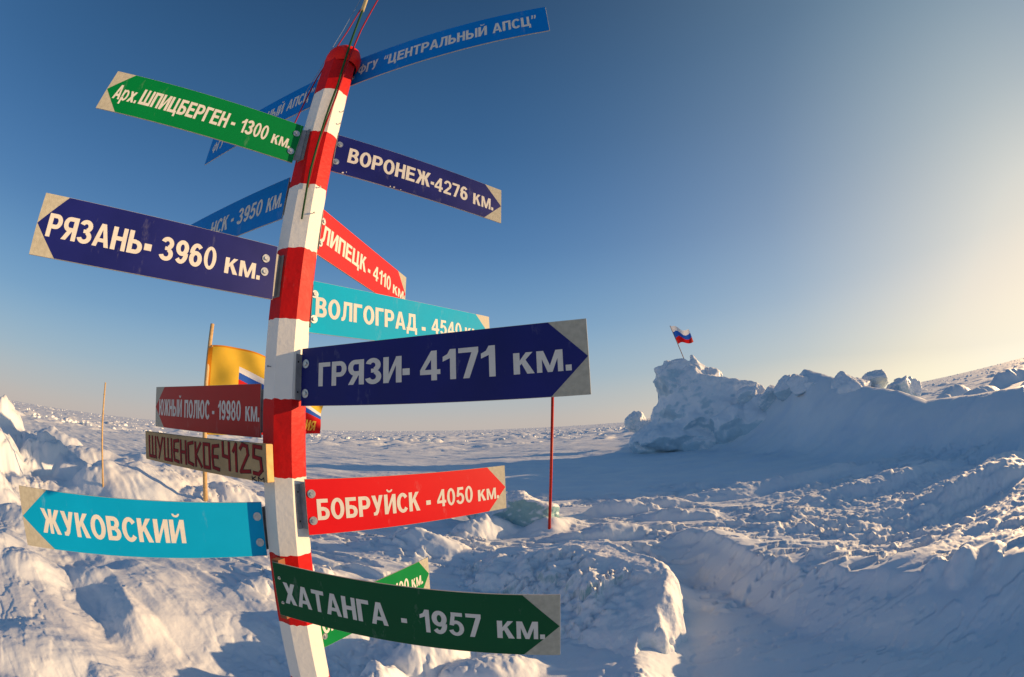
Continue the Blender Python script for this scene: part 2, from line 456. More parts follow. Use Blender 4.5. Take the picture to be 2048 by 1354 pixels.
    # hollows that lie in blue shade
    for i, (a, dd, rx, ry, rot, h) in enumerate([(-61.5, 9.2, 2.3, 1.1, 80, -.40), (-59, 3.9, 1.9, .38, 104, -.10), (-38, 2.9, 1.25, .75, 80, -.18), (-64, 5.9, 1.6, .5, 80, -.18), (-20, 10, 3., .8, 95, -.10), (56, 5.6, 2.2, .9, 102, -.14)]):
        z = z + hummock(x, y, at(a, dd)[:2], rx, ry, rot, h, 300 + i, 1.3)
    if not detail:
        return z
    # --- wind ridges (sastrugi): long along the wind, short across, steeper on one side
    a = R(108)
    s_, t_ = x * math.sin(a) + y * math.cos(a), x * math.cos(a) - y * math.sin(a)
    def sas(ls, lt, seed):
        tt = t_ / lt + .8 * pn2(s_ / (ls * 1.3), t_ / (lt * 3), seed + 50)
        n1 = pn2(s_ / ls, tt, seed)
        return np.maximum(n1, -.15) + .35 * (1 - np.abs(pn2(s_ / ls * 1.7, tt * 1.9, seed + 1)))
    near = sm(2.4, 4.5, d)
    patch = sm(-.25, .35, pn2(x / 5.3, y / 5.3, 81))
    z = z + (.075 * sas(2.4, .55, 11) + .035 * sas(.9, .22, 12) * patch) * near * (.35 + .65 * sm(.5, .1, bank))
    z = z + .005 * sas(.5, .10, 13) * sm(12, 5, d)
    # --- broken, trampled snow
    def lumps(sc_, seed):
        f1, f2, c = worley2(x * sc_ + .4 * wob2, y * sc_, seed)
        return np.clip(1 - f1 * 1.35, 0, 1) ** .7 * (c ** 2.2) * sm(.0, .22, f2 - f1)
    rub = np.clip(
        .5 * sm(38, 44, az) * sm(2, 8, 80 - az) * sm(3.9, 4.4, d) * sm(8.2, 6.4, d)
        + .85 * sm(20, 27, az) * sm(5.0, 5.6, d) * sm(10.2, 8.6, d) * sm(-.3, .2, wob)
        + 1.1 * sm(-50, -56, az) * sm(5.4, 4.9, d) * sm(.0, .35, wob)
        + .9 * sm(-3, -10, az) * sm(-50, -30, az) * sm(3.9, 3.2, d) * sm(-.1, .25, wob)
        + 1.2 * sm(8, 16, az) * sm(3.5, 3.0, d) * sm(-.3, .2, wob)
        + .5 * sm(17, 30, az) * sm(.6, 1.3, t) * sm(3.2, 1.8, t) * sm(12, 17, d)
        + .25 * sm(.1, .5, wob), 0, 1)
    z = z + rub * (.055 * lumps(2.6, 61) + .042 * lumps(6.0, 62) + .026 * lumps(14, 63)) * sm(60, 25, d) * (1 - .9 * sm(-.1, .5, t) * sm(1.6, 1, t) * sm(40, 46, az))
    z = z + sm(6, 14, az) * sm(3.7, 3.2, d) * sm(-.35, .15, wob) * (.07 * lumps(3.0, 64) + .05 * lumps(7, 65) + .02 * lumps(16, 66))
    # --- wind-cut steps: small sharp scarps, the crust broken along the wind
    sx, tx = s_ / 1.9, t_ / .75
    e1 = fbm2(sx + 3, tx, 201, 5, .55); e2 = fbm2(sx * 1.6 - 7, tx * 1.5, 202, 5, .55)
    fade = sm(1.6, 2.6, d) * sm(34, 14, d)
    calm = sm(-.10, .28, fbm2(x / 4.2 + 11, y / 4.2, 207, 3)) * .75 + .25       # smooth drifts between the broken patches
    calm = calm * (1 - .85 * sm(9, 12, d) * sm(-46, -36, az) * sm(24, 14, az)) * (1 - .7 * np.exp(-((az + 50) / 9) ** 2) * sm(7, 9, d))
    fade = fade * calm * (1 - .65 * sm(8, 16, az) * sm(4.0, 3.7, d)) * (1 - .72 * sm(-30, -45, az) * sm(9, 6, d))
    z = z + fade * (.045 * sm(.02, .09, e1) + .030 * sm(.10, .15, e2) - .035 * sm(-.32, -.38, e2)) * (.35 + .65 * sm(.35, .0, bank))
    z = z + fade * .012 * np.abs(fbm2(s_ * 2.2, t_ * 4.5, 203, 4)) * sm(12, 7, d)
    z = z + .006 * wob2 * sm(20, 8, d) + .0015 * fbm2(x * 7, y * 7, 71, 3) * sm(10, 5, d)
    # --- pressure-ridge relief of the far floe
    rid = sm(.05, .5, 1 - np.abs(pn2(x / 70, y / 40, 91)) * 2.2)
    f1, f2, c = worley2(x / 2.6, y / 2.6, 92)
    z = z + sm(24, 60, d) * sm(2500, 900, d) * ((.2 + .8 * rid) * .55 * (c ** 3) * np.clip(1 - f1 * 1.2, 0, 1) + .18 * fbm2(x / 9, y / 9, 93, 4))
    return z

def build_ground():
    dense = np.radians(np.arange(-84, 84.01, .17))
    back = np.radians(np.arange(86.0, 275.0, 2.0))
    A = np.concatenate([dense, back])
    rr = [.45]
    while rr[-1] < 5200:
        q = rr[-1]
        rr.append(q * (1.0042 if q < 14 else 1.0065 if q < 60 else 1.012 if q < 400 else 1.03))
    rr = np.array(rr)
    AA, RR = np.meshgrid(A, rr)
    X, Y = RR * np.sin(AA), RR * np.cos(AA)
    Z = ground_z(X.ravel(), Y.ravel())
    V = np.stack([X.ravel(), Y.ravel(), Z], 1)
    nr, na = len(rr), len(A)
    i = np.arange(nr - 1)[:, None] * na; j = np.arange(na)[None, :]; j2 = (j + 1) % na
    F = np.stack([i + j, i + na + j, i + na + j2, i + j2], -1).reshape(-1, 4)
    # centre cap
    V = np.vstack([V, [[0, 0, float(ground_z(np.array([0.]), np.array([.3]))[0])]]])
    me = npmesh('snow_ground', V, F[:, ::-1], M['snow'])
    o = link(bpy.data.objects.new('snow_ground', me)); o['kind'] = 'structure'
    print('ground', len(V))
    return o
build_ground()

def gz(x, y):
    return float(ground_z(np.array([x]), np.array([y]), False)[0])

# ------------------------------------------------------------------ ice blocks
import bmesh
def ico(sub):
    bm = bmesh.new(); bmesh.ops.create_icosphere(bm, subdivisions=sub, radius=1)
    V = np.array([v.co for v in bm.verts]); F = np.array([[v.index for v in f_.verts] for f_ in bm.faces]); bm.free()
    return V, F
ICO = {s: ico(s) for s in (1, 2, 3, 5)}

def cutrock(sub, seed, ncut=12, deep=.62, top=1.0):
    """unit rock: a sphere cut by random planes"""
    V, F = ICO[sub]; rg = np.random.RandomState(seed)
    n = rg.normal(size=(ncut, 3)); n /= np.linalg.norm(n, axis=1)[:, None]
    dd = rg.uniform(deep, top, ncut)
    dots = V @ n.T
    r = np.min(np.where(dots > .05, dd / np.maximum(dots, .05), 9.), axis=1)
    r = np.minimum(r, 1.0)
    return V * r[:, None], F

def remeshed(parts, voxel, name):
    """parts: list of (V,F) -> one closed surface"""
    vs, fs, n = [], [], 0
    for V, F in parts:
        vs.append(V); fs.append(F + n); n += len(V)
    me = npmesh('tmp', np.vstack(vs), np.vstack(fs), [])
    o = link(bpy.data.objects.new('tmp', me))
    md = o.modifiers.new('r', 'REMESH'); md.mode = 'VOXEL'; md.voxel_size = voxel
    dg = bpy.context.evaluated_depsgraph_get()
    ev = o.evaluated_get(dg); m2 = bpy.data.meshes.new_from_object(ev)
    V = np.empty(len(m2.vertices) * 3); m2.vertices.foreach_get('co', V); V = V.reshape(-1, 3)
    N = np.empty(len(m2.vertices) * 3); m2.vertices.foreach_get('normal', N); N = N.reshape(-1, 3)
    F = np.array([list(p.vertices) if len(p.vertices) == 4 else list(p.vertices) + [p.vertices[-1]] for p in m2.polygons])
    bpy.data.objects.remove(o); bpy.data.meshes.remove(me); bpy.data.meshes.remove(m2)
    return V, N, F

def ice_mass(name, blobs, voxel, material, amp, seed, label, cat='ice block', group=None, fine=1.0, cf=2.6):
    tw = len(blobs) > 8
    """blobs: (x, y, z, rx, ry, rz, rotz, cuts) fused into one block of ice"""
    parts = []
    for i, (x, y, z, rx, ry, rz, rot, cuts) in enumerate(blobs):
        V, F = cutrock(5, seed * 31 + i, cuts + 4, .55 if tw else .46, .88 if tw else .74)
        sc_ = 1.28 if tw else 1.5
        V = V * [rx * sc_, ry * sc_, rz * sc_]; a = R(rot); c, s = math.cos(a), math.sin(a)
        V = np.stack([V[:, 0] * c + V[:, 1] * s, -V[:, 0] * s + V[:, 1] * c, V[:, 2]], 1) + [x, y, z]
        parts.append((V, F))
    V, N, F = remeshed(parts, voxel, name)
    b = fbm3(V, .9 / amp * .16, seed, 3)
    chunk = np.abs(fbm3(V, cf / amp * .16, seed + 20, 3))
    finev = fbm3(V, 9. / amp * .16 * fine, seed + 30, 3)
    V = V + N * (amp * (.9 * b - .62 * chunk + .07 * finev))[:, None]
    cx, cy = np.mean([q[0] for q in blobs]), np.mean([q[1] for q in blobs])
    z0 = gz(cx, cy)
    V = V - [cx, cy, z0]
    me = npmesh(name, V, F, material)
    o = link(bpy.data.objects.new(name, me)); o.location = (cx, cy, z0)
    tag(o, label, cat, group)
    return o

def B(az, el, d, rx, ry, rz, rot=None, cuts=14):
    """blob seen at azimuth az, elevation el from the eye, d metres off"""
    a = R(az)
    return (d * math.sin(a), d * math.cos(a), CAMZ + d * math.tan(R(el)), rx, ry, rz, az if rot is None else rot, cuts)

D = 23.0
TS = 23.0 / 19.5
tower = [
    B(21.2, 4.1, D, 1.25, 1.1, .98), B(19.9, 5.5, D, .62, .8, .58), B(23.0, 5.3, D, .60, .7, .60), B(20.7, 3.1, D, .85, 1.0, 1.0),
    B(21.0, 1.4, D, 1.05, 1.2, 1.5), B(22.5, 2.6, D, 1.25, 1.2, 1.2), B(19.2, .5, D - .2, .55, .7, .62, 10, 8), B(24.6, 2.2, D, 1.0, 1.1, 1.05),
    B(26.5, 1.2, D, .95, 1., .95), B(21.5, -1.5, D - .3, 1.6, 1.5, 1.1), B(25.2, -1.4, D - .4, 1.6, 1.5, 1.1), B(28.6, -.6, D - .4, 1.2, 1.2, 1.1),
    B(18.9, -2.4, D - .5, 1.3, 1.2, .9), B(17.3, -3.2, D - .8, 1.1, 1.0, .5), B(22.5, -3.2, D - 1, 2.2, 1.6, .8), B(27., -3.2, D - 1, 2.2, 1.6, .8), B(28.9, 1.2, D, .42, .4, .42, 20, 8), B(20.1, 6.5, D, .36, .4, .30, 10, 8), B(21.2, 6.0, D, .6, .5, .3, 70, 8), B(23.3, 6.5, D, .24, .3, .34, 40, 7),
    B(30.6, -.2, D - .5, .9, .9, .7), B(24.3, 4.2, D + .1, .5, .5, .5, 30, 8), B(26.4, 1.9, D, .9, .8, .8, 30, 9), B(28.6, 1.0, D - .6, 1.1, .9, .8, 30, 9), B(26, .2, D - .5, 2.2, 1.4, 1.6, 30, 12), B(31.5, -1.4, D - 2.5, 1.6, 1.4, 1.0), B(29, -2.2, D - 2, 1.6, 1.4, .9),
]
tower = [(b_[0], b_[1], b_[2], b_[3] * TS * .93, b_[4] * TS * .93, b_[5] * TS * .93, b_[6], b_[7]) for b_ in tower]
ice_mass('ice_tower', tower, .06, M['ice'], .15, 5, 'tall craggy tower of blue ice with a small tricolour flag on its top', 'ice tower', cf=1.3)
ice_mass('ice_block', [B(15.5, .1, 27, .55, .6, .55), B(15.9, -.9, 27, .8, .8, .5), B(17.0, -.8, 26.6, .5, .5, .35)], .04, M['icew'], .10, 8,
         'small pointed ice block standing alone just left of the ice tower', 'ice block', 'ice blocks on the ridge')
ice_mass('ice_block', [B(31.2, 1.6, 20.6, .40, .5, .55, 5, 9), B(30.2, 1.2, 20.8, .55, .5, .45, 60, 9)], .035, M['icew'], .045, 9,
         'jagged ice block with a sunlit tip between the ice tower and the drift ridge', 'ice block', 'ice blocks on the ridge')
ice_mass('ice_block', [B(33.4, .9, 20.0, .55, .6, .6, 5, 9), B(35.2, 1.3, 19., .6, .6, .5, 30, 9)], .035, M['ice'], .05, 10,
         'blue ice block wedged at the left end of the high snow drift', 'ice block', 'ice blocks on the ridge')
ice_mass('ice_block', [B(37.4, 2.0, 17.4, .50, .7, .36, 50, 8), B(39.6, 1.7, 17.4, .9, .6, .26, 60, 8)], .035, M['icew'], .045, 11,
         'large sloping ice slab capping the peak of the high snow drift', 'ice block', 'ice blocks on the ridge')
ice_mass('ice_block', [B(43.2, .95, 16.2, .42, .5, .42, 50, 7), B(44.6, .7, 16., .6, .6, .34, 50, 7)], .035, M['snow'], .035, 12,
         'square snow-plastered block rising dark from the drift crest', 'ice block', 'ice blocks on the ridge')
ice_mass('ice_block', [B(47.4, 1.0, 17.5, .5, .4, .32, 50, 6), B(47.3, .4, 17.5, .3, .3, .4, 50, 6)], .03, M['icew'], .03, 13,
         'flat-topped ice block behind the drift crest, the smaller of two', 'ice block', 'ice blocks on the ridge')
ice_mass('ice_block', [B(51.4, -.25, 16.8, .46, .45, .42, 60, 7), B(50.6, -.7, 16.4, .6, .5, .4, 40, 7)], .03, M['ice'], .035, 14,
         'large leaning ice block behind the low end of the drift crest', 'ice block', 'ice blocks on the ridge')
# foreground hummock of weathered ice: a wind-carved crust with a raised rim on its right
def ice_hummock():
    x0, x1, y0, y1, st = -1.05, 1.75, 2.25, 5.75, .0125
    xs = np.arange(x0, x1, st); ys = np.arange(y0, y1, st)
    X, Y = np.meshgrid(xs, ys); X = X.ravel(); Y = Y.ravel()
    pts = [(-.62, 5.25, .02), (-.25, 5.1, .16), (.15, 4.92, .27), (.55, 4.65, .36), (.90, 4.25, .385), (1.12, 3.82, .36), (1.20, 3.45, .31), (1.05, 3.22, .24), (.90, 3.02, .16), (.72, 2.85, .04), (.52, 2.62, -.16)]
    wx = X + .12 * fbm2(X * 1.8, Y * 1.8, 301, 5) ; wy = Y + .12 * fbm2(X * 2.2 + 9, Y * 2.2, 302, 4)
    best = np.full(X.shape, 1e9); side = np.zeros(X.shape); hr = np.zeros(X.shape)
    for (ax, ay, ah), (bx, by, bh) in zip(pts[:-1], pts[1:]):
        dx, dy = bx - ax, by - ay; l2 = dx * dx + dy * dy
        t = np.clip(((wx - ax) * dx + (wy - ay) * dy) / l2, 0, 1)
        qx, qy = ax + dx * t, ay + dy * t; d = np.hypot(wx - qx, wy - qy); cr = dx * (wy - qy) - dy * (wx - qx)
        k = d < best; best = np.where(k, d, best); side = np.where(k, cr, side); hr = np.where(k, ah + (bh - ah) * t, hr)
    g = ground_z(X, Y, False)
    inside = side < 0
    # outer face falls away steeply and undercut-rough; inner face sags gently towards the viewer
    outer = hr * (1 - sm(.0, .26, best)) - .55 * sm(.10, .36, best)
    rough = sm(.16, .45, best)
    inner = hr * (1 - .92 * sm(.22, 1.15, best)) + .012 * np.exp(-(best / .05) ** 2)
    inner = inner + rough * (.060 * fbm2(X * 2.1, Y * 2.1, 310, 5, .45) + .045 * sm(.0, .10, fbm2(X * 1.9 + 4, Y * 2.6, 318, 5, .55)) - .045 * sm(.15, .22, fbm2(X * 2.3 - 4, Y * 3.0, 319, 5, .55)))
    # a hollow of bare crystals low on the right, ribs of ice in the middle
    f1, f2, c = worley2(X * 11, Y * 11, 312)
    pit = np.exp(-(((X - .72) / .26) ** 2 + ((Y - 3.45) / .42) ** 2))
    inner = inner - .07 * pit + pit * .035 * np.clip(1 - f1 * 1.4, 0, 1)
    rib = np.abs(pn2((X + Y * .35) * 3.2, (Y - X * .2) * 5.5, 315)); inner = inner - .018 * sm(.25, .0, rib) * rough
    Zv = np.where(inside, inner, outer)
    edge = np.minimum(np.minimum(X - x0, x1 - X), np.minimum(Y - y0, y1 - Y))
    Zv = Zv - .45 * sm(.35, .0, edge)
    far = sm(.75, 1.25, best)
    Zv = Zv - .3 * far + .003 * fbm2(X * 14, Y * 14, 317, 3)
    V = np.stack([X - .5, Y - 4., Zv], 1)
    nx, ny = len(xs), len(ys)
    i = np.arange(ny - 1)[:, None] * nx; j = np.arange(nx - 1)[None, :]
    F = np.stack([i + j, i + j + 1, i + j + nx + 1, i + j + nx], -1).reshape(-1, 4)
    # drop the buried part
    keep = (Zv > g - .10); kf = keep[F].any(1); F = F[kf]
    used = np.unique(F); remap = np.full(len(V), -1); remap[used] = np.arange(len(used))
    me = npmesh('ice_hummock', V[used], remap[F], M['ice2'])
    o = link(bpy.data.objects.new('ice_hummock', me)); o.location = (.5, 4., 0)
    tag(o, 'low hummock of weathered blue-green ice with a sunlit snowy rim in the foreground', 'ice hummock')
ice_hummock()
ice_mass('ice_block', [(-.12, 7.1, .15, .62, .55, .42, 20, 9), (.12, 7.0, .12, .5, .45, .32, 50, 9)], .022, M['ice2'], .05, 22,
         'green ice lump with a snow-covered slope beside the red marker pole', 'ice block')

# scattered chunks
VAR = [cutrock(2, 900 + i, 9, .45) for i in range(14)]
def chunk_mesh(i, scale):
    V, F = VAR[i % len(VAR)]
    V = V * scale; rg = np.random.RandomState(i)
    V = V * (1 + .07 * rg.normal(size=(len(V), 1)))
    return V, F
rg = np.random.RandomState(4)
# vectorised ground lookup for the rubble: draw all candidates first
def rubble_fast():
    N0 = 60000
    d = np.exp(rg.uniform(math.log(58), math.log(1600), N0)); a = np.radians(rg.uniform(-88, 88, N0))
    x, y = d * np.sin(a), d * np.cos(a)
    k = pn2(x / 38, y / 22, 123)
    keep = (rg.rand(N0) < .03 + 1.9 * np.clip(k, 0, 1)) & ~((np.abs(np.degrees(a) - 24) < 9) & (d < 30)) & ~((np.degrees(a) > 30) & (d < 34) & (rg.rand(N0) < .5))
    x, y, d = x[keep][:9000], y[keep][:9000], d[keep][:9000]
    z = ground_z(x, y)
    vs, fs, n = [], [], 0
    for i in range(len(x)):
        s = (.05 + .34 * rg.rand() ** 5) * (1 + d[i] / 330)
        V, F = VAR[rg.randint(14)]
        V = V * np.array([s * rg.uniform(.7, 1.6), s * rg.uniform(.6, 1.2), s * rg.uniform(.4, 1.0)])
        t = rg.uniform(0, 6.28); c, q = math.cos(t), math.sin(t)
        V = np.stack([V[:, 0] * c - V[:, 1] * q, V[:, 0] * q + V[:, 1] * c, V[:, 2]], 1) + [x[i], y[i], z[i] + s * .15]
        vs.append(V); fs.append(F + n); n += len(V)
    me = npmesh('ice_rubble', np.vstack(vs), np.vstack(fs), M['icew'], smooth=False)
    o = link(bpy.data.objects.new('ice_rubble', me)); tag(o, 'countless broken ice pieces strewn over the far floe up to the horizon', 'ice rubble', None, 'stuff')
rubble_fast()

# ------------------------------------------------------------------ signpost
def axis(z):
    """centre of the post at height z above the eye"""
    a = R(-29.55 + .85 * z); return Vector((1.245 * math.sin(a), 1.245 * math.cos(a), z + CAMZ))
PR = .0635
post = empty('signpost', axis(-1.75))
tag(post, 'red and white striped octagonal post carrying all the direction signs', 'signpost')
def rel(p, parent): return Vector(p) - parent.location
bands = [-1.75, -1.36, -1.16, -.95, -.745, -.548, -.337, -.127, .076, .288, .490, .696, .899, 1.092, 1.262]
rs = random.Random(3)
mb = MB()
def ring(z, r=PR, jag=0.0):
    out = []
    for k in range(8):
        a = R(110.8 + 22.5 + 45 * k); c = axis(z)
        out.append(c + Vector((math.sin(a), math.cos(a), 0)) * r - post.location)
    return out
# every stripe boundary wanders a little, as hand-masked paint does
NS = 5
def band_ring(z, wob):
    rr_ = ring(z); pts = []
    for k in range(8):
        for s in range(NS):
            p = rr_[k].lerp(rr_[(k + 1) % 8], s / NS)
            pts.append(p + Vector((0, 0, (rs.random() - .5) * wob)))
    return pts
rings = [band_ring(z, 0.0 if i in (0, len(bands) - 1) else .0045) for i, z in enumerate(bands)]
for i in range(len(bands) - 1):
    mi = (i + (0 if (len(bands) - 2) % 2 == 0 else 1)) % 2      # topmost is red
    n = len(rings[i])
    for k in range(n):
        k2 = (k + 1) % n
        mb.poly([rings[i][k], rings[i][k2], rings[i + 1][k2], rings[i + 1][k]], mi)
mb.build('post', [M['red'], M['white']], post)
# rounded red cap
mb = MB()
prof = [(-.012, PR - .004), (.0, PR + .002), (.018, PR + .006), (.04, PR + .006), (.066, PR - .001), (.088, PR - .018), (.099, PR - .04), (.1, .001)]
mbv = []
c0 = axis(1.262) - post.location
N = 32
for (h, r) in prof:
    mbv += [c0 + Vector((math.sin(2 * math.pi * k / N) * r + .008, math.cos(2 * math.pi * k / N) * r, h)) for k in range(N)]
mb.add(mbv, [(i * N + k, (i + 1) * N + k, (i + 1) * N + (k + 1) % N, i * N + (k + 1) % N) for i in range(len(prof) - 1) for k in range(N)])
mb.build('cap', mat('cap_red', (.78, .012, .004), .45, var=.1), post, smooth=True)
# small nails and screw stubs on the post
def nail(z, face, off):
    a = R(face); n = Vector((math.sin(a), math.cos(a), 0)); t = Vector((math.cos(a), -math.sin(a), 0))
    p = axis(z) + n * (PR * math.cos(R(22.5)) - .002) + t * off - post.location
    m = MB(); m.tube([p, p + n * .012], .0012, 6); m.tube([p + n * .012, p + n * .0135], .003, 8)
    m.build('nail', M['galv'], post)
for z, fc, off in ((1.01, 110.8, -.016), (.955, 110.8, -.016), (.60, 110.8, .018), (.69, 110.8, .012), (.16, 200.8, -.004), (-.745, 200.8, .0)):
    nail(z, fc, off)

# ------------------------------------------------------------------ lettering: own bold grotesque
T_, H_ = .235, .18
def Rc(x0, y0, x1, y1): return [(x0, y0), (x1, y0), (x1, y1), (x0, y1)]
def Arc(cx, cy, rx, ry, a0, a1, tx=T_, ty=H_, n=None):
    n = n or max(4, int(abs(a1 - a0) / 15)); out = []
    for i in range(n):
        p, q = R(a0 + (a1 - a0) * i / n), R(a0 + (a1 - a0) * (i + 1) / n)
        out.append([(cx + math.cos(p) * (rx - tx), cy + math.sin(p) * (ry - ty)), (cx + math.cos(p) * rx, cy + math.sin(p) * ry),
                    (cx + math.cos(q) * rx, cy + math.sin(q) * ry), (cx + math.cos(q) * (rx - tx), cy + math.sin(q) * (ry - ty))])
    return out
def mirx(ps, w): return [[(w - x, y) for x, y in p][::-1] for p in ps]
def rot180(ps, w, h=1.0): return [[(w - x, h - y) for x, y in p] for p in ps]
t, h = T_, H_
stem = Rc(0, 0, t, 1)
Pg = [stem, Rc(t, 1 - h, .42, 1), Rc(t, .36, .42, .36 + h)] + Arc(.42, .68, .33, .32, -90, 90)
Ig = [stem, Rc(.54, 0, .54 + t, 1), [(t, .03), (.54, .66), (.54, .97), (t, .34)]]
Zg = Arc(.33, .735, .34, .28, -75, 165) + Arc(.33, .28, .37, .295, -165, 75) + [Rc(.24, .44, .44, .44 + h * .85)]
soft = [Rc(t, .44, .4, .44 + h), Rc(t, 0, .4, h)] + Arc(.4, .302, .33, .302, -90, 90)
Og = Arc(.41, .5, .41, .52, 0, 360)
six = Arc(.34, .33, .34, .345, 0, 360) + Arc(.36, .58, .36, .435, 42, 185)
Mg = [Rc(0, 0, .19, 1), Rc(.75, 0, .94, 1), [(.19, 1), (.19, .62), (.385, 0), (.47, 0), (.47, .30), (.25, 1)], [(.75, 1), (.69, 1), (.47, .30), (.47, 0), (.555, 0), (.75, .62)]]
Kg = [stem, [(t, .40), (.36, .54), (.72, 1), (.47, 1), (t, .63)], [(.31, .47), (.5, 0), (.77, 0), (.45, .66)]]
Zh = [Rc(.46, 0, .66, 1)]
_zl = [[(.46, .42), (.46, .62), (.26, 1), (.01, 1), (.30, .50)], [(.0, 0), (.25, 0), (.46, .46), (.46, .60), (.26, .54)]]
Zh += _zl + mirx(_zl, 1.12)
G = {
 'Г': ([stem, Rc(t, 1 - h, .62, 1)], .62), 'Р': (Pg, .75),
 'Я': (mirx(Pg, .75) + [[(0, 0), (.25, 0), (.50, .38), (.27, .42)]], .75), 'З': (Zg, .70), 'И': (Ig, .755),
 'Й': (Ig + Arc(.377, 1.25, .2, .15, 180, 360, .1, .09), .755), 'Н': ([stem, Rc(.52, 0, .735, 1), Rc(t, .42, .52, .42 + h)], .735),
 'П': ([stem, Rc(.52, 0, .735, 1), Rc(t, 1 - h, .52, 1)], .735),
 'Л': ([Rc(.54, 0, .755, 1), Rc(.15, 1 - h, .54, 1), [(0, -.02), (.12, -.02), (.24, .06), (.31, .25), (.36, 1 - h), (.15, 1 - h), (.12, .30), (.07, .16), (0, .15)]], .755),
 'О': (Og, .82), 'С': (Arc(.41, .5, .41, .52, 38, 322), .76),
 'В': ([stem, Rc(t, 1 - h, .4, 1), Rc(t, .43, .42, .43 + h * .9), Rc(t, 0, .42, h)] + Arc(.4, .735, .29, .265, -90, 90) + Arc(.42, .285, .32, .285, -90, 90), .74),
 'Б': ([stem, Rc(t, 1 - h, .66, 1)] + soft, .73), 'Ь': ([stem] + soft, .73), 'Ы': ([stem] + soft + [Rc(.84, 0, 1.05, 1)], 1.05),
 'Е': ([stem, Rc(t, 1 - h, .66, 1), Rc(t, .43, .62, .43 + h), Rc(t, 0, .68, h)], .68), 'К': (Kg, .77), 'Ж': (Zh, 1.12),
 'Т': ([Rc(0, 1 - h, .72, 1), Rc(.255, 0, .465, 1 - h)], .72),
 'А': ([[(0, 0), (.225, 0), (.42, .74), (.42, 1), (.30, 1)], [(.84, 0), (.54, 1), (.42, 1), (.42, .74), (.615, 0)], Rc(.2, .2, .64, .2 + h * .9)], .84),
 'Х': ([[(0, 0), (.26, 0), (.75, 1), (.50, 1)], [(.49, 0), (.76, 0), (.26, 1), (0, 1)]], .76),
 'У': ([[(.5, 1), (.74, 1), (.42, .13), (.31, 0), (.1, 0), (.1, .15), (.2, .16), (.27, .27)], [(0, 1), (.25, 1), (.42, .52), (.3, .24)]], .74),
 'Ц': ([stem, Rc(.52, 0, .735, 1), Rc(t, 0, .52, h), Rc(.735, 0, .84, h), Rc(.66, -.2, .84, 0)], .84),
 'Д': ([Rc(.56, h, .775, 1), Rc(.20, 1 - h, .56, 1), [(.07, h), (.28, h), (.37, .42), (.40, 1 - h), (.20, 1 - h), (.17, .48)], Rc(0, 0, .88, h), Rc(0, -.2, .17, 0), Rc(.71, -.2, .88, 0)], .88),
 'Ш': ([stem, Rc(.45, 0, .66, 1), Rc(.9, 0, 1.11, 1), Rc(t, 0, .45, h), Rc(.66, 0, .9, h)], 1.11),
 'Ю': ([stem, Rc(t, .42, .37, .42 + h)] + Arc(.74, .5, .39, .52, 0, 360), 1.13),
 'Ф': ([Rc(.41, -.03, .61, 1.03)] + Arc(.51, .5, .51, .37, 0, 360, .2, .14), 1.02),
 'М': (Mg, .94), '0': (Arc(.33, .5, .33, .515, 0, 360, .2, .15), .66), '1': ([Rc(.25, 0, .45, 1), [(.25, 1), (.16, .84), (0, .76), (0, .60), (.25, .70)]], .45),
 '2': (Arc(.33, .69, .33, .32, -28, 172, .2, .15) + [[(0, 0), (.28, .16), (.63, .55), (.44, .57), (0, .13)], Rc(0, 0, .66, .16)], .66),
 '3': (Zg, .70), '4': ([Rc(.4, 0, .6, 1), Rc(0, .2, .72, .36), [(0, .36), (.17, .36), (.4, .70), (.4, 1)]], .72),
 '5': ([Rc(.12, .84, .62, 1), [(.04, .45), (.23, .43), (.29, .84), (.12, .88)]] + Arc(.33, .325, .345, .34, -160, 128, .2, .15), .68),
 '6': (six, .69), '9': (rot180(six, .70), .69), '7': ([Rc(0, .84, .66, 1), [(.15, 0), (.36, 0), (.66, .84), (.44, .84)]], .66),
 '8': (Arc(.34, .74, .30, .275, 0, 360, .19, .13) + Arc(.34, .285, .34, .30, 0, 360, .2, .14), .68),
 '.': ([Rc(0, 0, .21, .20)], .21), '-': ([Rc(0, 0, .34, 1)], .34), ' ': ([], .25),
 '“': ([[(0, .62), (.14, .62), (.14, .78), (.19, 1), (.08, 1), (0, .80)], [(.24, .62), (.38, .62), (.38, .78), (.43, 1), (.32, 1), (.24, .80)]], .43),
 '”': ([[(0, .66), (.11, .66), (.19, .84), (.19, 1.04), (.05, 1.04), (.05, .84)], [(.24, .66), (.35, .66), (.43, .84), (.43, 1.04), (.29, 1.04), (.29, .84)]], .43),
}
xh = .74
def low(ps, k=xh): return [[(x, y * k) for x, y in p] for p in ps]
G['к'] = (low(Kg), .77); G['м'] = (low(Mg), .94)
G['х'] = (low(G['Х'][0]), .74)
G['р'] = ([Rc(0, -.27, .2, xh)] + Arc(.37, .37, .35, .385, 0, 360, .19, .13), .72)

def letters(mb, text, u0, u1, v0, v1, X, Y, Z, O, gap=.085, wave=None):
    """sheet letters filling u0..u1; v0 baseline, v1 top of a capital (or of small letters)"""
    ps, x = [], 0
    for ch in text:
        g, wd = G[ch]
        for p in g: ps.append([(x + a, b) for a, b in p])
        x += wd + gap
    wid = x - gap
    ref = xh if all(c in 'км. ' for c in text) else 1.0
    sx, sy = (u1 - u0) / wid, (v1 - v0) / ref
    for i, p in enumerate(ps):
        lift = .0007 + .00003 * (i % 7)
        mb.poly([O + X * (u0 + a * sx) + Y * (v0 + b * sy) + Z * (lift + (wave(u0 + a * sx) if wave else 0)) for a, b in p])

def Zr(p): return p

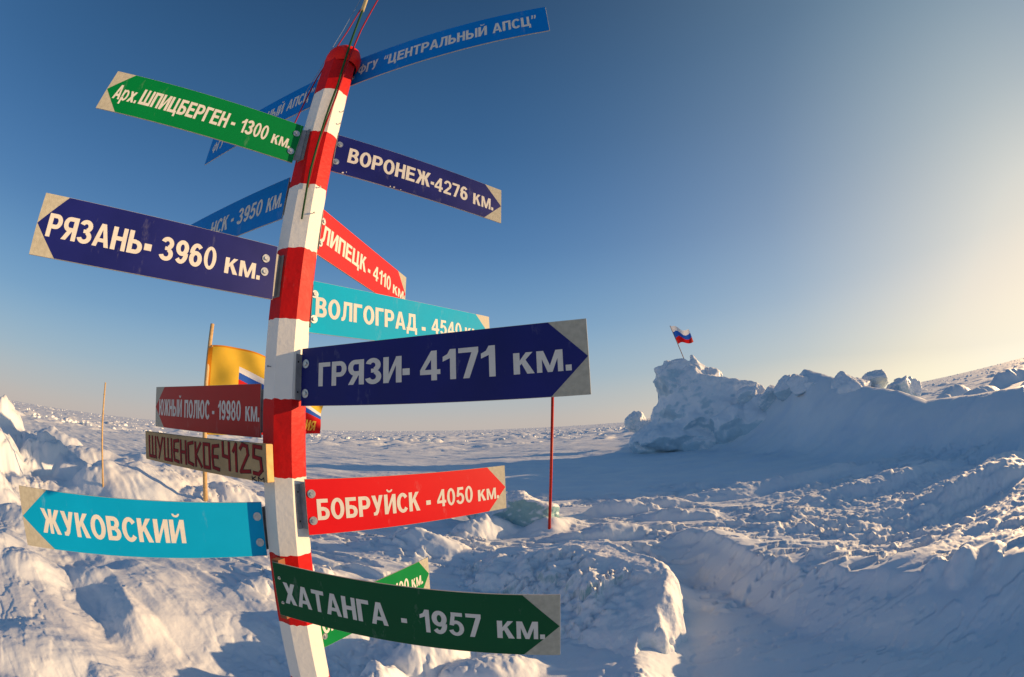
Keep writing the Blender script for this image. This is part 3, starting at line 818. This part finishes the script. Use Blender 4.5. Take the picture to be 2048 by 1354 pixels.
SIGNS = [
    dict(key='gryazi', inner=(-0.5499, 1.0621, 0.1357), az=106.4, tilt=-0.2, L=0.727, H=0.150, rd=1, seg=[('ГРЯЗИ', 0.0631, 0.3127, -0.0261, 0.0334), ('-', 0.3164, 0.3351, -0.0106, 0.0041), ('4171', 0.3616, 0.5359, -0.0261, 0.0385), ('км.', 0.5742, 0.6923, -0.0255, 0.0177)]),
    dict(key='bobruisk', inner=(-0.5390, 1.0508, -0.2030), az=45.6, tilt=0.2, L=0.695, H=0.150, rd=1, seg=[('БОБРУЙСК', 0.0296, 0.3511, -0.0357, 0.0213), ('-', 0.3731, 0.3891, -0.0219, -0.0085), ('4050', 0.4124, 0.5505, -0.0329, 0.0206), ('км.', 0.5722, 0.6624, -0.0346, 0.0032)]),
    dict(key='khatanga', inner=(-0.6077, 0.9548, -0.4125), az=98.1, tilt=-0.6, L=0.688, H=0.150, rd=1, seg=[('ХАТАНГА', 0.027, 0.3148, -0.0334, 0.0258), ('-', 0.347, 0.3607, -0.0175, -0.0059), ('1957', 0.3914, 0.5254, -0.0344, 0.0242), ('км.', 0.5588, 0.6569, -0.0325, 0.0114)]),
    dict(key='zhuk', inner=(-0.6685, 1.0297, -0.2729), az=223.8, tilt=-0.4, L=0.732, H=0.150, rd=-1, seg=[('ЖУКОВСКИЙ', -0.6662, -0.2299, -0.0338, 0.0278)]),
    dict(key='ryazan', inner=(-0.6321, 0.9860, 0.4070), az=215.9, tilt=-1.3, L=0.698, H=0.150, rd=-1, seg=[('РЯЗАНЬ', -0.6634, -0.3767, -0.0274, 0.0289), ('-', -0.3711, -0.3502, -0.0134, 0.0032), ('3960', -0.325, -0.1627, -0.0283, 0.0305), ('км.', -0.1354, -0.0289, -0.0291, 0.013)]),
    dict(key='spits', inner=(-0.6365, 1.0209, 0.8476), az=225.6, tilt=3.9, L=0.721, H=0.150, rd=-1, seg=[('Арх.', -0.6829, -0.589, -0.0294, 0.0259), ('ШПИЦБЕРГЕН', -0.5792, -0.2527, -0.0279, 0.0301), ('-', -0.2399, -0.2257, -0.0094, 0.0013), ('1300', -0.2058, -0.1088, -0.0261, 0.0283), ('км.', -0.0907, -0.0247, -0.0289, 0.0066)]),
    dict(key='voronezh', inner=(-0.5559, 1.1279, 0.8712), az=51.3, tilt=-2.6, L=0.686, H=0.150, rd=1, seg=[('ВОРОНЕЖ', 0.0547, 0.3705, -0.025, 0.0348), ('-', 0.3732, 0.3865, -0.0106, 0.0014), ('4276', 0.3895, 0.5302, -0.0299, 0.0276), ('км.', 0.5551, 0.6476, -0.0327, 0.0155)]),
    dict(key='fgu', inner=(-0.5700, 1.1502, 1.2746), az=104.2, tilt=0.6, L=0.755, H=0.150, rd=1, seg=[('ФГУ', 0.0392, 0.1235, -0.0284, 0.0271), ('“ЦЕНТРАЛЬНЫЙ', 0.149, 0.5432, -0.027, 0.03), ('АПСЦ”', 0.5639, 0.7166, -0.0276, 0.0304)]),
    dict(key='volg', inner=(-0.5571, 1.1024, 0.3389), az=37.0, tilt=2.0, L=0.783, H=0.150, rd=1, seg=[('ВОЛГОГРАД', 0.0213, 0.4051, -0.0273, 0.0297), ('-', 0.4268, 0.4439, -0.0206, -0.0087), ('4540', 0.4724, 0.6214, -0.0253, 0.027)]),
    dict(key='lipetsk', inner=(-0.5541, 1.1073, 0.5730), az=11.9, tilt=-2.3, L=0.622, H=0.150, rd=1, seg=[('ЛИПЕЦК', 0.0203, 0.2951, -0.0277, 0.0284), ('-', 0.3093, 0.3266, -0.0183, -0.0058), ('4110', 0.3475, 0.487, -0.0301, 0.0245), ('км.', 0.5067, 0.6178, -0.0299, 0.0053)]),
    dict(key='polyus', inner=(-0.6956, 1.0837, 0.0469), az=286.1, tilt=0.4, L=0.688, H=0.150, rd=-1, seg=[('ЮЖНЫЙ', -0.6532, -0.4606, -0.0309, 0.029), ('ПОЛЮС', -0.4402, -0.2673, -0.0318, 0.0282), ('-', -0.2518, -0.2384, -0.0149, -0.0052), ('19980', -0.2165, -0.0926, -0.0307, 0.0273), ('км.', -0.0703, -0.0045, -0.0306, 0.0115)]),
    dict(key='shush', inner=(-0.6562, 1.0493, -0.0947), az=283.6, tilt=-0.1, L=0.732, H=0.105, rd=-1, seg=[('ШУШЕНСКОЕ', -0.6943, -0.2212, -0.0377, 0.039), ('4125', -0.1978, -0.021, -0.0316, 0.0452), ('км', -0.0632, -0.0138, -0.0517, -0.0403)]),
    dict(key='smol', inner=(-0.6821, 1.0885, 0.6949), az=287.1, tilt=0.7, L=0.699, H=0.150, rd=-1, seg=[('НСК', -0.4507, -0.3116, -0.044, 0.0093), ('-', -0.2928, -0.2762, -0.0133, -0.0034), ('3950', -0.2516, -0.1145, -0.0283, 0.0321), ('КМ.', -0.087, -0.0035, -0.0323, 0.0191)]),
    dict(key='fgu2', inner=(-0.6929, 1.1317, 1.1875), az=286.8, tilt=0.8, L=0.685, H=0.150, rd=-1, seg=[('ФГУ', -0.6502, -0.5367, -0.0118, 0.0334), ('АПСЦ”', -0.1239, 0.0034, -0.0261, 0.0292), ('“ЦЕНТРАЛЬНЫЙ', -0.5193, -0.145, -0.0135, 0.043)]),
    dict(key='green', inner=(-0.5937, 1.1421, -0.6027), az=17.5, tilt=-0.9, L=0.698, H=0.150, rd=1, seg=[('100', 0.4472, 0.5334, -0.0031, 0.0248), ('км.', 0.5526, 0.6318, -0.0192, 0.011), ('С.', 0.008, 0.052, -0.0292, -0.007)]),

]
INFO = {
 'gryazi': ('navy', 'navy sign reading ГРЯЗИ 4171 км, large and in shade, pointing right', 1),
 'bobruisk': ('redf', 'bright red sign reading БОБРУЙСК 4050 км, pointing right', 1),
 'khatanga': ('dgreen', 'dark green sign reading ХАТАНГА 1957 км, lowest and nearest on the post', 1),
 'zhuk': ('cyan', 'light blue sign reading ЖУКОВСКИЙ with no distance, pointing left', 1),
 'ryazan': ('navy', 'sunlit navy sign reading РЯЗАНЬ 3960 км, pointing left', 1),
 'spits': ('green', 'green sign reading Арх. ШПИЦБЕРГЕН 1300 км, half shaded, pointing left', 1),
 'voronezh': ('navy', 'sunlit navy sign reading ВОРОНЕЖ 4276 км, slanting down to the right', 1),
 'fgu': ('blue', 'blue sign without arrow tip reading ФГУ ЦЕНТРАЛЬНЫЙ АПСЦ, topmost on the right', 0),
 'volg': ('cyan2', 'turquoise sign reading ВОЛГОГРАД 4540 км, partly behind the big navy sign', 1),
 'lipetsk': ('redf', 'narrow red sign reading ЛИПЕЦК 4110 км, receding behind the turquoise sign', 1),
 'polyus': ('maroon', 'dull red shaded sign reading ЮЖНЫЙ ПОЛЮС 19980 км, pointing left', 1),
 'smol': ('blue', 'blue shaded sign ending НСК 3950 КМ, behind the РЯЗАНЬ sign', 1),
 'fgu2': ('blue', 'blue shaded sign reading ФГУ ЦЕНТРАЛЬНЫЙ АПСЦ, behind the ШПИЦБЕРГЕН sign', 0),
 'green': ('green', 'sunlit green sign ending 100 км, mostly hidden behind the dark green sign', 1),
}
def washer(parent, c, Z, X, Y, r=.0115, name='bolt'):
    m = MB(); n = 20
    for rr_, z0, z1 in ((r, .0006, .0022), (r * .5, .0022, .0062)):
        k_ = n if rr_ == r else 6
        lo = [c + (X * math.cos(2 * math.pi * k / k_) + Y * math.sin(2 * math.pi * k / k_)) * rr_ + Z * z0 for k in range(k_)]
        hi = [p + Z * (z1 - z0) for p in lo]
        m.add(lo + hi, [tuple(range(k_, 2 * k_))] + [(k, (k + 1) % k_, k_ + (k + 1) % k_, k_ + k) for k in range(k_)])
    return m.build(name, M['bolt'], parent)

for sgn in SIGNS:
    key = sgn['key']
    k_s = {'shush': .93, 'khatanga': 1.035}.get(key, 1.0)      # true size once its distance is known
    L, H, rd = sgn['L'] * k_s, sgn['H'] * k_s, sgn['rd']
    sgn['seg'] = [(q[0],) + tuple(v * k_s for v in q[1:]) for q in sgn['seg']]
    inner = Vector(sgn['inner']) * k_s + Vector((0, 0, CAMZ))
    a, tl = R(sgn['az']), R(sgn['tilt'])
    dv = Vector((math.sin(a) * math.cos(tl), math.cos(a) * math.cos(tl), math.sin(tl)))
    Y = Vector((-math.sin(a) * math.sin(tl), -math.cos(a) * math.sin(tl), math.cos(tl)))
    X = dv * rd
    Z = X.cross(Y)                                   # towards the reader
    isw = key == 'shush'
    root = empty('wooden_sign' if isw else 'direction_sign', inner)
    O = Vector((0, 0, 0))
    if isw:
        tag(root, 'bare wooden board hand-painted ШУШЕНСКОЕ 4125 км in dark red', 'sign', 'direction signs on the post')
        th = .027
        mb = MB()
        mb.box(O - X * L - Y * H / 2 - Z * th, X * L, Y * H, Z * th)
        n0 = len(mb.f)
        mb.m[3] = 1                                  # end grain towards the post side
        bo = mb.build('board', [M['wood'], M['endw']], root)
        bv = bo.modifiers.new('b', 'BEVEL'); bv.width = .003; bv.segments = 2
        # brush strokes
        ST = {
         'Ш': ([[(0, 1), (0, 0), (.8, 0), (.8, 1)], [(.4, 1), (.4, 0)]], .8), 'У': ([[(0, 1), (.3, .45)], [(.6, 1), (.15, 0)]], .6),
         'Е': ([[(.5, 1), (.05, .95), (0, .5), (.05, .05), (.5, 0)], [(0, .52), (.42, .52)]], .5), 'Н': ([[(0, 1), (0, 0)], [(.5, 1), (.5, 0)], [(0, .5), (.5, .5)]], .5),
         'С': ([[(.45, 1), (0, .92), (0, .08), (.45, 0)]], .45), 'К': ([[(0, 1), (0, 0)], [(.45, 1), (.03, .5), (.5, 0)]], .5), 'О': ([[(0, 1), (.48, 1), (.48, 0), (0, 0), (0, 1)]], .48),
         '4': ([[(0, 1), (0, .5), (.45, .45)], [(.45, 1), (.45, 0)]], .5), '1': ([[(0, .72), (.2, .98), (.2, 0)]], .25), '2': ([[(0, .85), (.15, 1), (.45, .95), (.5, .65), (.1, .15), (0, 0), (.6, .05)]], .6),
         '5': ([[(.5, .95), (.05, .98), (.02, .6), (.45, .55), (.5, .15), (.3, .0), (.0, .02)]], .5), 'к': ([[(0, 1), (0, 0)], [(.4, 1), (.03, .5), (.45, 0)]], .45), 'м': ([[(0, 0), (0, 1), (.3, .4), (.6, 1), (.6, 0)]], .6)}
        for nm, segs in (('lettering', sgn['seg'][:2]), ('unit_lettering', sgn['seg'][2:])):
            mr_, mk_ = MB(), MB()
            mm = MB(); cnt = 0
            for text, u0, u1, v0, v1 in segs:
                tot = sum(ST[c][1] + .24 for c in text) - .24; sx = (u1 - u0) / tot; sy = v1 - v0; x = 0
                big = text != 'км'
                if text == 'ШУШЕНСКОЕ': v0, sy = -.034, .066
                for ch in text:
                    for pl in ST[ch][0]:
                        for (wd, mi, lz, ox) in (((.0056, 1, .0004, .0012), (.0044, 0, .0008, 0)) if big else ((.0016, 1, .0005, 0),)):
                            for (p, q) in zip(pl[:-1], pl[1:]):
                                P0 = Vector((u0 + (x + p[0]) * sx + ox, v0 + p[1] * sy)); P1 = Vector((u0 + (x + q[0]) * sx + ox, v0 + q[1] * sy))
                                dd = (P1 - P0).normalized(); nn = Vector((-dd.y, dd.x)) * wd; dd *= wd * .8; cnt += 1
                                lz2 = lz + .00003 * (cnt % 9)
                                mm.poly([O + X * c.x + Y * c.y + Z * lz2 for c in (P0 - dd - nn, P1 + dd - nn, P1 + dd + nn, P0 - dd + nn)], mi)
                    x += ST[ch][1] + .24
            mm.build(nm, [M['paintr'], M['paintk']], root)
        continue
    film, label, tipped = INFO[key]
    tag(root, label, 'sign', 'direction signs on the post')
    th = .004
    x0, x1 = (0, L) if rd == 1 else (-L, .016 if key == 'ryazan' else 0)
    mb = MB(); mb.box(O + X * x0 - Y * H / 2 - Z * th, X * (x1 - x0), Y * H, Z * th)
    mb.m[1] = 1
    mb.build('panel', [M['edge'], M['tip']], root)
    mb = MB(); e = .0003; tp = .078 if key != 'zhuk' else .095
    hy = H / 2 - .0006
    if tipped:
        if rd == 1: pts = [(x0 + .0006, -hy), (x1 - tp, -hy), (x1 - .001, 0), (x1 - tp, hy), (x0 + .0006, hy)]
        else: pts = [(x1 - .0006, hy), (x0 + tp, hy), (x0 + .001, 0), (x0 + tp, -hy), (x1 - .0006, -hy)]
    else: pts = [(x0 + .001, -hy), (x1 - .001, -hy), (x1 - .001, hy), (x0 + .001, hy)]
    mb.poly([O + X * p + Y * q + Z * e for p, q in pts])
    mb.build('arrow_film' if tipped else 'colour_film', M[film], root)
    mb = MB()
    segs = list(sgn['seg'])
    if key == 'smol': segs = [('НСК', -.4300, -.3116, -.029, .030), ('-', -.2928, -.2762, -.0060, .0060), ('3950', -.2516, -.1145, -.0295, .0315), ('КМ.', -.0900, -.0120, -.0290, .0240)]
    if key == 'fgu2': segs = [('ФГУ', -.650, -.560, -.029, .029), ('“ЦЕНТРАЛЬНЫЙ', -.530, -.165, -.029, .029), ('АПСЦ”', -.143, -.006, -.029, .029)]
    if key == 'green': segs = [('С.', .012, .060, -.029, .029), ('100', .430, .530, -.028, .030), ('-', .395, .410, -.006, .006), ('км.', .5526, .640, -.028, .013)]
    if key == 'volg': segs.append(('км.', .640, .735, -.027, .015))
    for s_ in segs:
        mb = MB(); letters(mb, *s_, X, Y, Z, O)
        mb.build('dash_lettering' if s_[0] == '-' else 'unit_lettering' if s_[0][:2].lower() == 'км' else 'number_lettering' if s_[0].isdigit() else 'name_lettering', M['letter'], root)
    if key == 'voronezh':
        for cu, cv, cs in ((.048, -.0695, .004), (.060, -.064, .0022), (.222, -.0705, .0028), (.236, -.069, .0032), (.262, -.071, .002)):
            mb = MB(); mb.poly([O + X * (cu + cs * kx) + Y * (cv + cs * ky) + Z * .0009 for kx, ky in ((-1, -.6), (.2, -.9), (1.1, -.2), (.3, .7), (-.6, .3))])
            mb.build('film_chip', M['letter'], root)
    bu = .0165 * rd
    for bvp in (() if key in ('polyus', 'smol', 'fgu2') else (.033, -.004) if key == 'ryazan' else (.034, -.043) if key == 'gryazi' else (.036, -.036)):
        if key == 'khatanga': washer(root, O + X * (bu + .002) + Y * bvp - Z * .001, Z, X, Y, .0045)
        else: washer(root, O + X * bu + Y * bvp, Z, X, Y)
    # steel angle that holds the panel to the post (a wood spacer under the lowest sign)
    C = axis(inner.z - CAMZ)
    mb = MB()
    if key == 'khatanga':
        dn = (Vector((C.x, C.y, 0)) - Vector((inner.x, inner.y, 0))).dot(-Z)
        dp = max(.018, dn - PR * .9)
        mb.box(O - Y * (H / 2 + .012) - X * .004 - Z * dp, X * .022, Y * (H + .018), Z * (dp - th - .0005))
        mb.build('spacer_block', M['darkw'], root)
        continue
    off = Vector((inner.x - C.x, inner.y - C.y, 0)); ofa = math.degrees(math.atan2(off.x, off.y)) % 360
    fc = min([110.8 + 45 * k for k in range(-3, 6)], key=lambda q: abs((q - ofa + 180) % 360 - 180))
    if key == 'spits': fc = 200.8
    fa = R(fc); n = Vector((math.sin(fa), math.cos(fa), 0)); tt = Vector((n.y, -n.x, 0))
    ap = PR * math.cos(R(22.5)); bh = H * .8
    fcen = C + n * (ap + .0012) - inner
    # plate on the face, then the flange out to the panel's back
    mb.box(fcen - tt * .015 - Vector((0, 0, bh / 2)), tt * .030, n * .0022, Vector((0, 0, bh)))
    A0 = fcen + n * .0022; A1 = O - Z * (th + .0028) + X * (.03 * rd)
    A1m = O - Z * (th + .0028)
    for P0, P1 in ((A0, A1m), (A1m, A1)):
        dd = P1 - P0; dd.z = 0
        if dd.length < 1e-4: continue
        nn = Vector((-dd.y, dd.x, 0)).normalized() * .0022
        mb.box(Vector((P0.x, P0.y, -bh / 2)), dd, nn, Vector((0, 0, bh)))
    br = mb.build('bracket', M['galv'], root)
    for s_ in (-1, 1):
        m = MB(); c = fcen + n * .0024 + tt * .008 + Vector((0, 0, s_ * bh * .33))
        m.poly([c + tt * math.cos(k * .6283) * .0028 + Vector((0, 0, 1)) * math.sin(k * .6283) * .0028 for k in range(10)][::-1])
        m.build('screw_hole', M['hole'], br)

# ------------------------------------------------------------------ cords and rod at the post top
def eye(az, el, d):
    a, e = R(az), R(el); return Vector((d * math.sin(a), d * math.cos(a), CAMZ + d * math.tan(e)))
def cord(name, pts, r, m, label, cat):
    root = empty(name, pts[0]); mb = MB()
    o = None
    mb.tube([p - pts[0] for p in pts], r, 8)
    COL.objects.unlink(root); bpy.data.objects.remove(root)
    o = mb.build(name, M[m], None, smooth=True); o.location = pts[0]
    tag(o, label, cat)
    return o
# thin mast lashed to the post, cream sleeve at its top, with its cords
E3 = eye
mast = empty('thin_mast', E3(-29.2, 26.0, 1.178))
tag(mast, 'thin green rod with cream upper end lashed along the striped post', 'rod')
def pts_rel(root, pts): return [p - root.location for p in pts]
mb = MB(); mb.tube(pts_rel(mast, [E3(-29.2, 26.0, 1.178), E3(-29.2, 32.1, 1.176), E3(-28.5, 39.6, 1.172), E3(-27.95, 43.2, 1.170), E3(-27.8, 48.5, 1.168), E3(-27.45, 53.3, 1.166)]), [.0028, .0034, .0036, .0040, .0044, .0046], 8)
mb.build('green_rod', M['ropeg'], mast, smooth=True)
mb = MB(); mb.tube(pts_rel(mast, [E3(-27.47, 53.1, 1.166), E3(-27.5, 58.5, 1.166), E3(-27.5, 62, 1.166)]), .0085, 12)
mb.build('cream_sleeve', M['cream'], mast, smooth=True)
mb = MB()
for el in (31.0, 41.5, 46.0):
    c = E3(-29.2 + (el - 32) * .085, el, 1.176); mb.tube(pts_rel(mast, [c + Vector((-.006, 0, -.002)), c + Vector((.006, .002, .002))]), .0065, 8)
cord('red_cord', [E3(-25.1, 54.9, 1.17), E3(-26.57, 50.6, 1.168), E3(-27.2, 46.9, 1.166), E3(-27.75, 41.6, 1.170), E3(-28.75, 35.5, 1.177), E3(-29.1, 30.0, 1.180)], .0032, 'roper', 'dark red cord hanging down the front of the striped post beside the green rod', 'cord')
cord('red_cord', [E3(-27.9, 53.3, 1.18), E3(-29.06, 50.2, 1.22), E3(-30.43, 47.0, 1.26), E3(-31.9, 43.4, 1.29), E3(-33.3, 37.75, 1.36), E3(-34.3, 33.0, 1.42)], .0026, 'roper', 'dark red cord running down to the left behind the blue sign', 'cord')
cord('clear_cord', [E3(-28.3, 55.5, 1.17), E3(-29.9, 50.3, 1.20), E3(-31.8, 44.75, 1.24), E3(-33.0, 41.5, 1.27)], .0011, 'wire', 'thin pale line left of the red cord at the post top', 'cord')

def hit(az, el):
    """where a line of sight meets the snow (used only to stand things on the ground)"""
    d = np.arange(1.5, 60, .02); a = R(az)
    g = ground_z(d * math.sin(a), d * math.cos(a), False)
    k = np.where(CAMZ + d * math.tan(R(el)) < g)[0]
    dd = d[k[0]] if len(k) else 10.
    return dd, float(g[k[0]]) if len(k) else 0.

# ------------------------------------------------------------------ cloth flags
def cloth(name, root, corner, nu, nv, colfn, mats, wave):
    TL, TR, BL, BR = [Vector(c) for c in corner]
    nrm = (TR - TL).cross(BL - TL).normalized()
    if nrm.dot(-TL) < 0 and nrm.dot(Vector((0, 0, CAMZ)) - TL) < 0: nrm = -nrm
    def P(u, v):
        p = TL.lerp(TR, u).lerp(BL.lerp(BR, u), v)
        return p + nrm * wave(u, v)[0] + Vector((0, 0, wave(u, v)[1])) - root.location
    vs = [P(i / nu, j / nv) for j in range(nv + 1) for i in range(nu + 1)]
    mb = MB(); mb.v = [tuple(p) for p in vs]
    for j in range(nv):
        for i in range(nu):
            mb.f.append([j * (nu + 1) + i, (j + 1) * (nu + 1) + i, (j + 1) * (nu + 1) + i + 1, j * (nu + 1) + i + 1])
            mb.m.append(colfn((i + .5) / nu, (j + .5) / nv))
    o = mb.build(name, mats, root, smooth=True)
    return P, nrm, o

def fabric(name, col):
    m = mat(name, col, .75, var=.1, vscale=6, bump=.3, bscale=200)
    n = m.node_tree; b = n.nodes['Principled BSDF']; out = n.nodes['Material Output']
    tr = n.nodes.new('ShaderNodeBsdfTranslucent'); tr.inputs[0].default_value = (*col, 1)
    mx = n.nodes.new('ShaderNodeMixShader'); mx.inputs[0].default_value = .3
    n.links.new(b.outputs[0], mx.inputs[1]); n.links.new(tr.outputs[0], mx.inputs[2]); n.links.new(mx.outputs[0], out.inputs[0])
    return m
FY, FO, FW, FB, FR, FG = fabric('yellow_cloth', (.85, .53, .05)), fabric('orange_hem', (.75, .27, .01)), fabric('white_cloth', (.8, .8, .8)), fabric('blue_cloth', (.02, .11, .52)), fabric('red_cloth', (.62, .012, .012)), fabric('gold_print', (.8, .55, .08))

fd, fz = hit(-40.52, -9.14)
fl = empty('yellow_flag', (fd * math.sin(R(-40.4)), fd * math.cos(R(-40.4)), fz - .3))
tag(fl, 'large yellow flag with a printed tricolour panel on a bamboo pole behind the signpost', 'flag')
pt = E3(-39.72, 12.1, fd); pb = Vector((*E3(-40.52, -9.14, fd)[:2], fz - .3))
mb = MB(); mb.tube(pts_rel(fl, [pb, pb.lerp(pt, .35) + Vector((.02, 0, 0)), pb.lerp(pt, .7) - Vector((.01, 0, 0)), pt]), [.048, .046, .044, .042], 12)
mb.tube(pts_rel(fl, [pt + Vector((.0, -.03, -.46)), pt + Vector((.10, -.05, -.44))]), .014, 6)
mb.build('pole', M['bamboo'], fl, smooth=True)
def ycol(u, v):
    if u < .035: return 1
    if u > .27:
        q = v - (.21 + (.50 - .21) * (u - .27) / .73)
        if q > 0: return 2 if q < .07 else 3 if q < .15 else 4
    if v < .02: return 1
    return 0
def ywave(u, v):
    a = .11 * math.sin(u * 9 + v * 3.0) * u ** .7 + .05 * math.sin(u * 21 - v * 8) * (.3 + u) + .05 * math.sin((u * 1.3 + v) * 11) * math.exp(-u * 2)
    return a, .27 * math.sin(math.pi * u) * (1 - v)
P_, n_, _ = cloth('cloth', fl, (E3(-39.95, 9.55, fd - .02), E3(-24.1, 4.55, fd + .4), E3(-40.2, -1.26, fd - .02), E3(-24.9, -.44, fd + .35)), 200, 200, ycol, [FY, FO, FW, FB, FR], ywave)
mb = MB()
for text, u0, u1, v0, v1 in (('АРМИЯ', .72, .955, .93, .72), ('СС', .30, .38, .53, .42)):
    tot = sum(G[c][1] + .1 for c in text) - .1; x = 0
    mb = MB()
    for ch in text:
        for i, p in enumerate(G[ch][0]):
            mb.poly([P_(u0 + (x + a) / tot * (u1 - u0), v0 + b * (v1 - v0)) + n_ * (.012 + .0005 * (i % 5)) for a, b in p])
        x += G[ch][1] + .1
    mb.build('flag_lettering', FG, fl)

tf = empty('tricolour_flag', E3(22.05, 7.6, 22.95))
tag(tf, 'small white, blue and red flag leaning on top of the ice tower', 'flag')
mb = MB(); mb.tube(pts_rel(tf, [E3(22.3, 6.4, 22.95), E3(20.67, 11.55, 22.95)]), .019, 8); mb.build('pole', M['darkw'], tf)
def tcol(u, v):
    q = v + .05 * math.sin(u * 7); return 0 if q < .34 else 1 if q < .67 else 2
def twave(u, v): return .10 * math.sin(u * 8 + v * 2) * u, .07 * math.sin(u * 6.5)
cloth('cloth', tf, (E3(20.72, 11.42, 22.92), E3(23.0, 10.75, 23.1), E3(21.50, 9.15, 22.92), E3(23.55, 9.20, 23.1)), 40, 28, tcol, [FW, FB, FR], twave)

# ------------------------------------------------------------------ poles stuck in the snow
d1, z1 = hit(-54.6, -8.55)
bs = empty('bamboo_stick', (d1 * math.sin(R(-54.6)), d1 * math.cos(R(-54.6)), z1))
tag(bs, 'thin bare bamboo stick planted in the snow mound at the left', 'stick')
b0, b1 = Vector((*bs.location[:2], z1 - .25)), E3(-53.92, 3.66, d1)
mb = MB(); mb.tube(pts_rel(bs, [b0, b0.lerp(b1, .3) + Vector((.01, 0, 0)), b0.lerp(b1, .65) - Vector((.012, 0, 0)), b1]), [.024, .022, .019, .017], 10)
mb.build('cane', M['bamboo'], bs, smooth=True)
for k in (.3, .52, .74, .9):
    mb = MB(); c = b0.lerp(b1, k); mb.tube(pts_rel(bs, [c - Vector((0, 0, .008)), c + Vector((0, 0, .008))]), .0245, 10)
    mb.build('node_ring', M['bamboo'], bs, smooth=True)
d2, z2 = hit(3.6, -13.5)
rp_ = empty('marker_pole', (d2 * math.sin(R(3.6)), d2 * math.cos(R(3.6)), z2))
tag(rp_, 'slim red marker pole planted in the snow under the tip of the big navy sign', 'pole')
c0, c1 = Vector((*rp_.location[:2], z2 - .25)), E3(4.9, 4.6, d2)
mb = MB(); mb.tube(pts_rel(rp_, [c0, c1]), .021, 12); mb.build('shaft', M['redpole'], rp_, smooth=True)
mb = MB(); mb.tube(pts_rel(rp_, [c1, c1 + Vector((0, 0, .02))]), .023, 12); mb.build('end_cap', M['roper'], rp_, smooth=True)
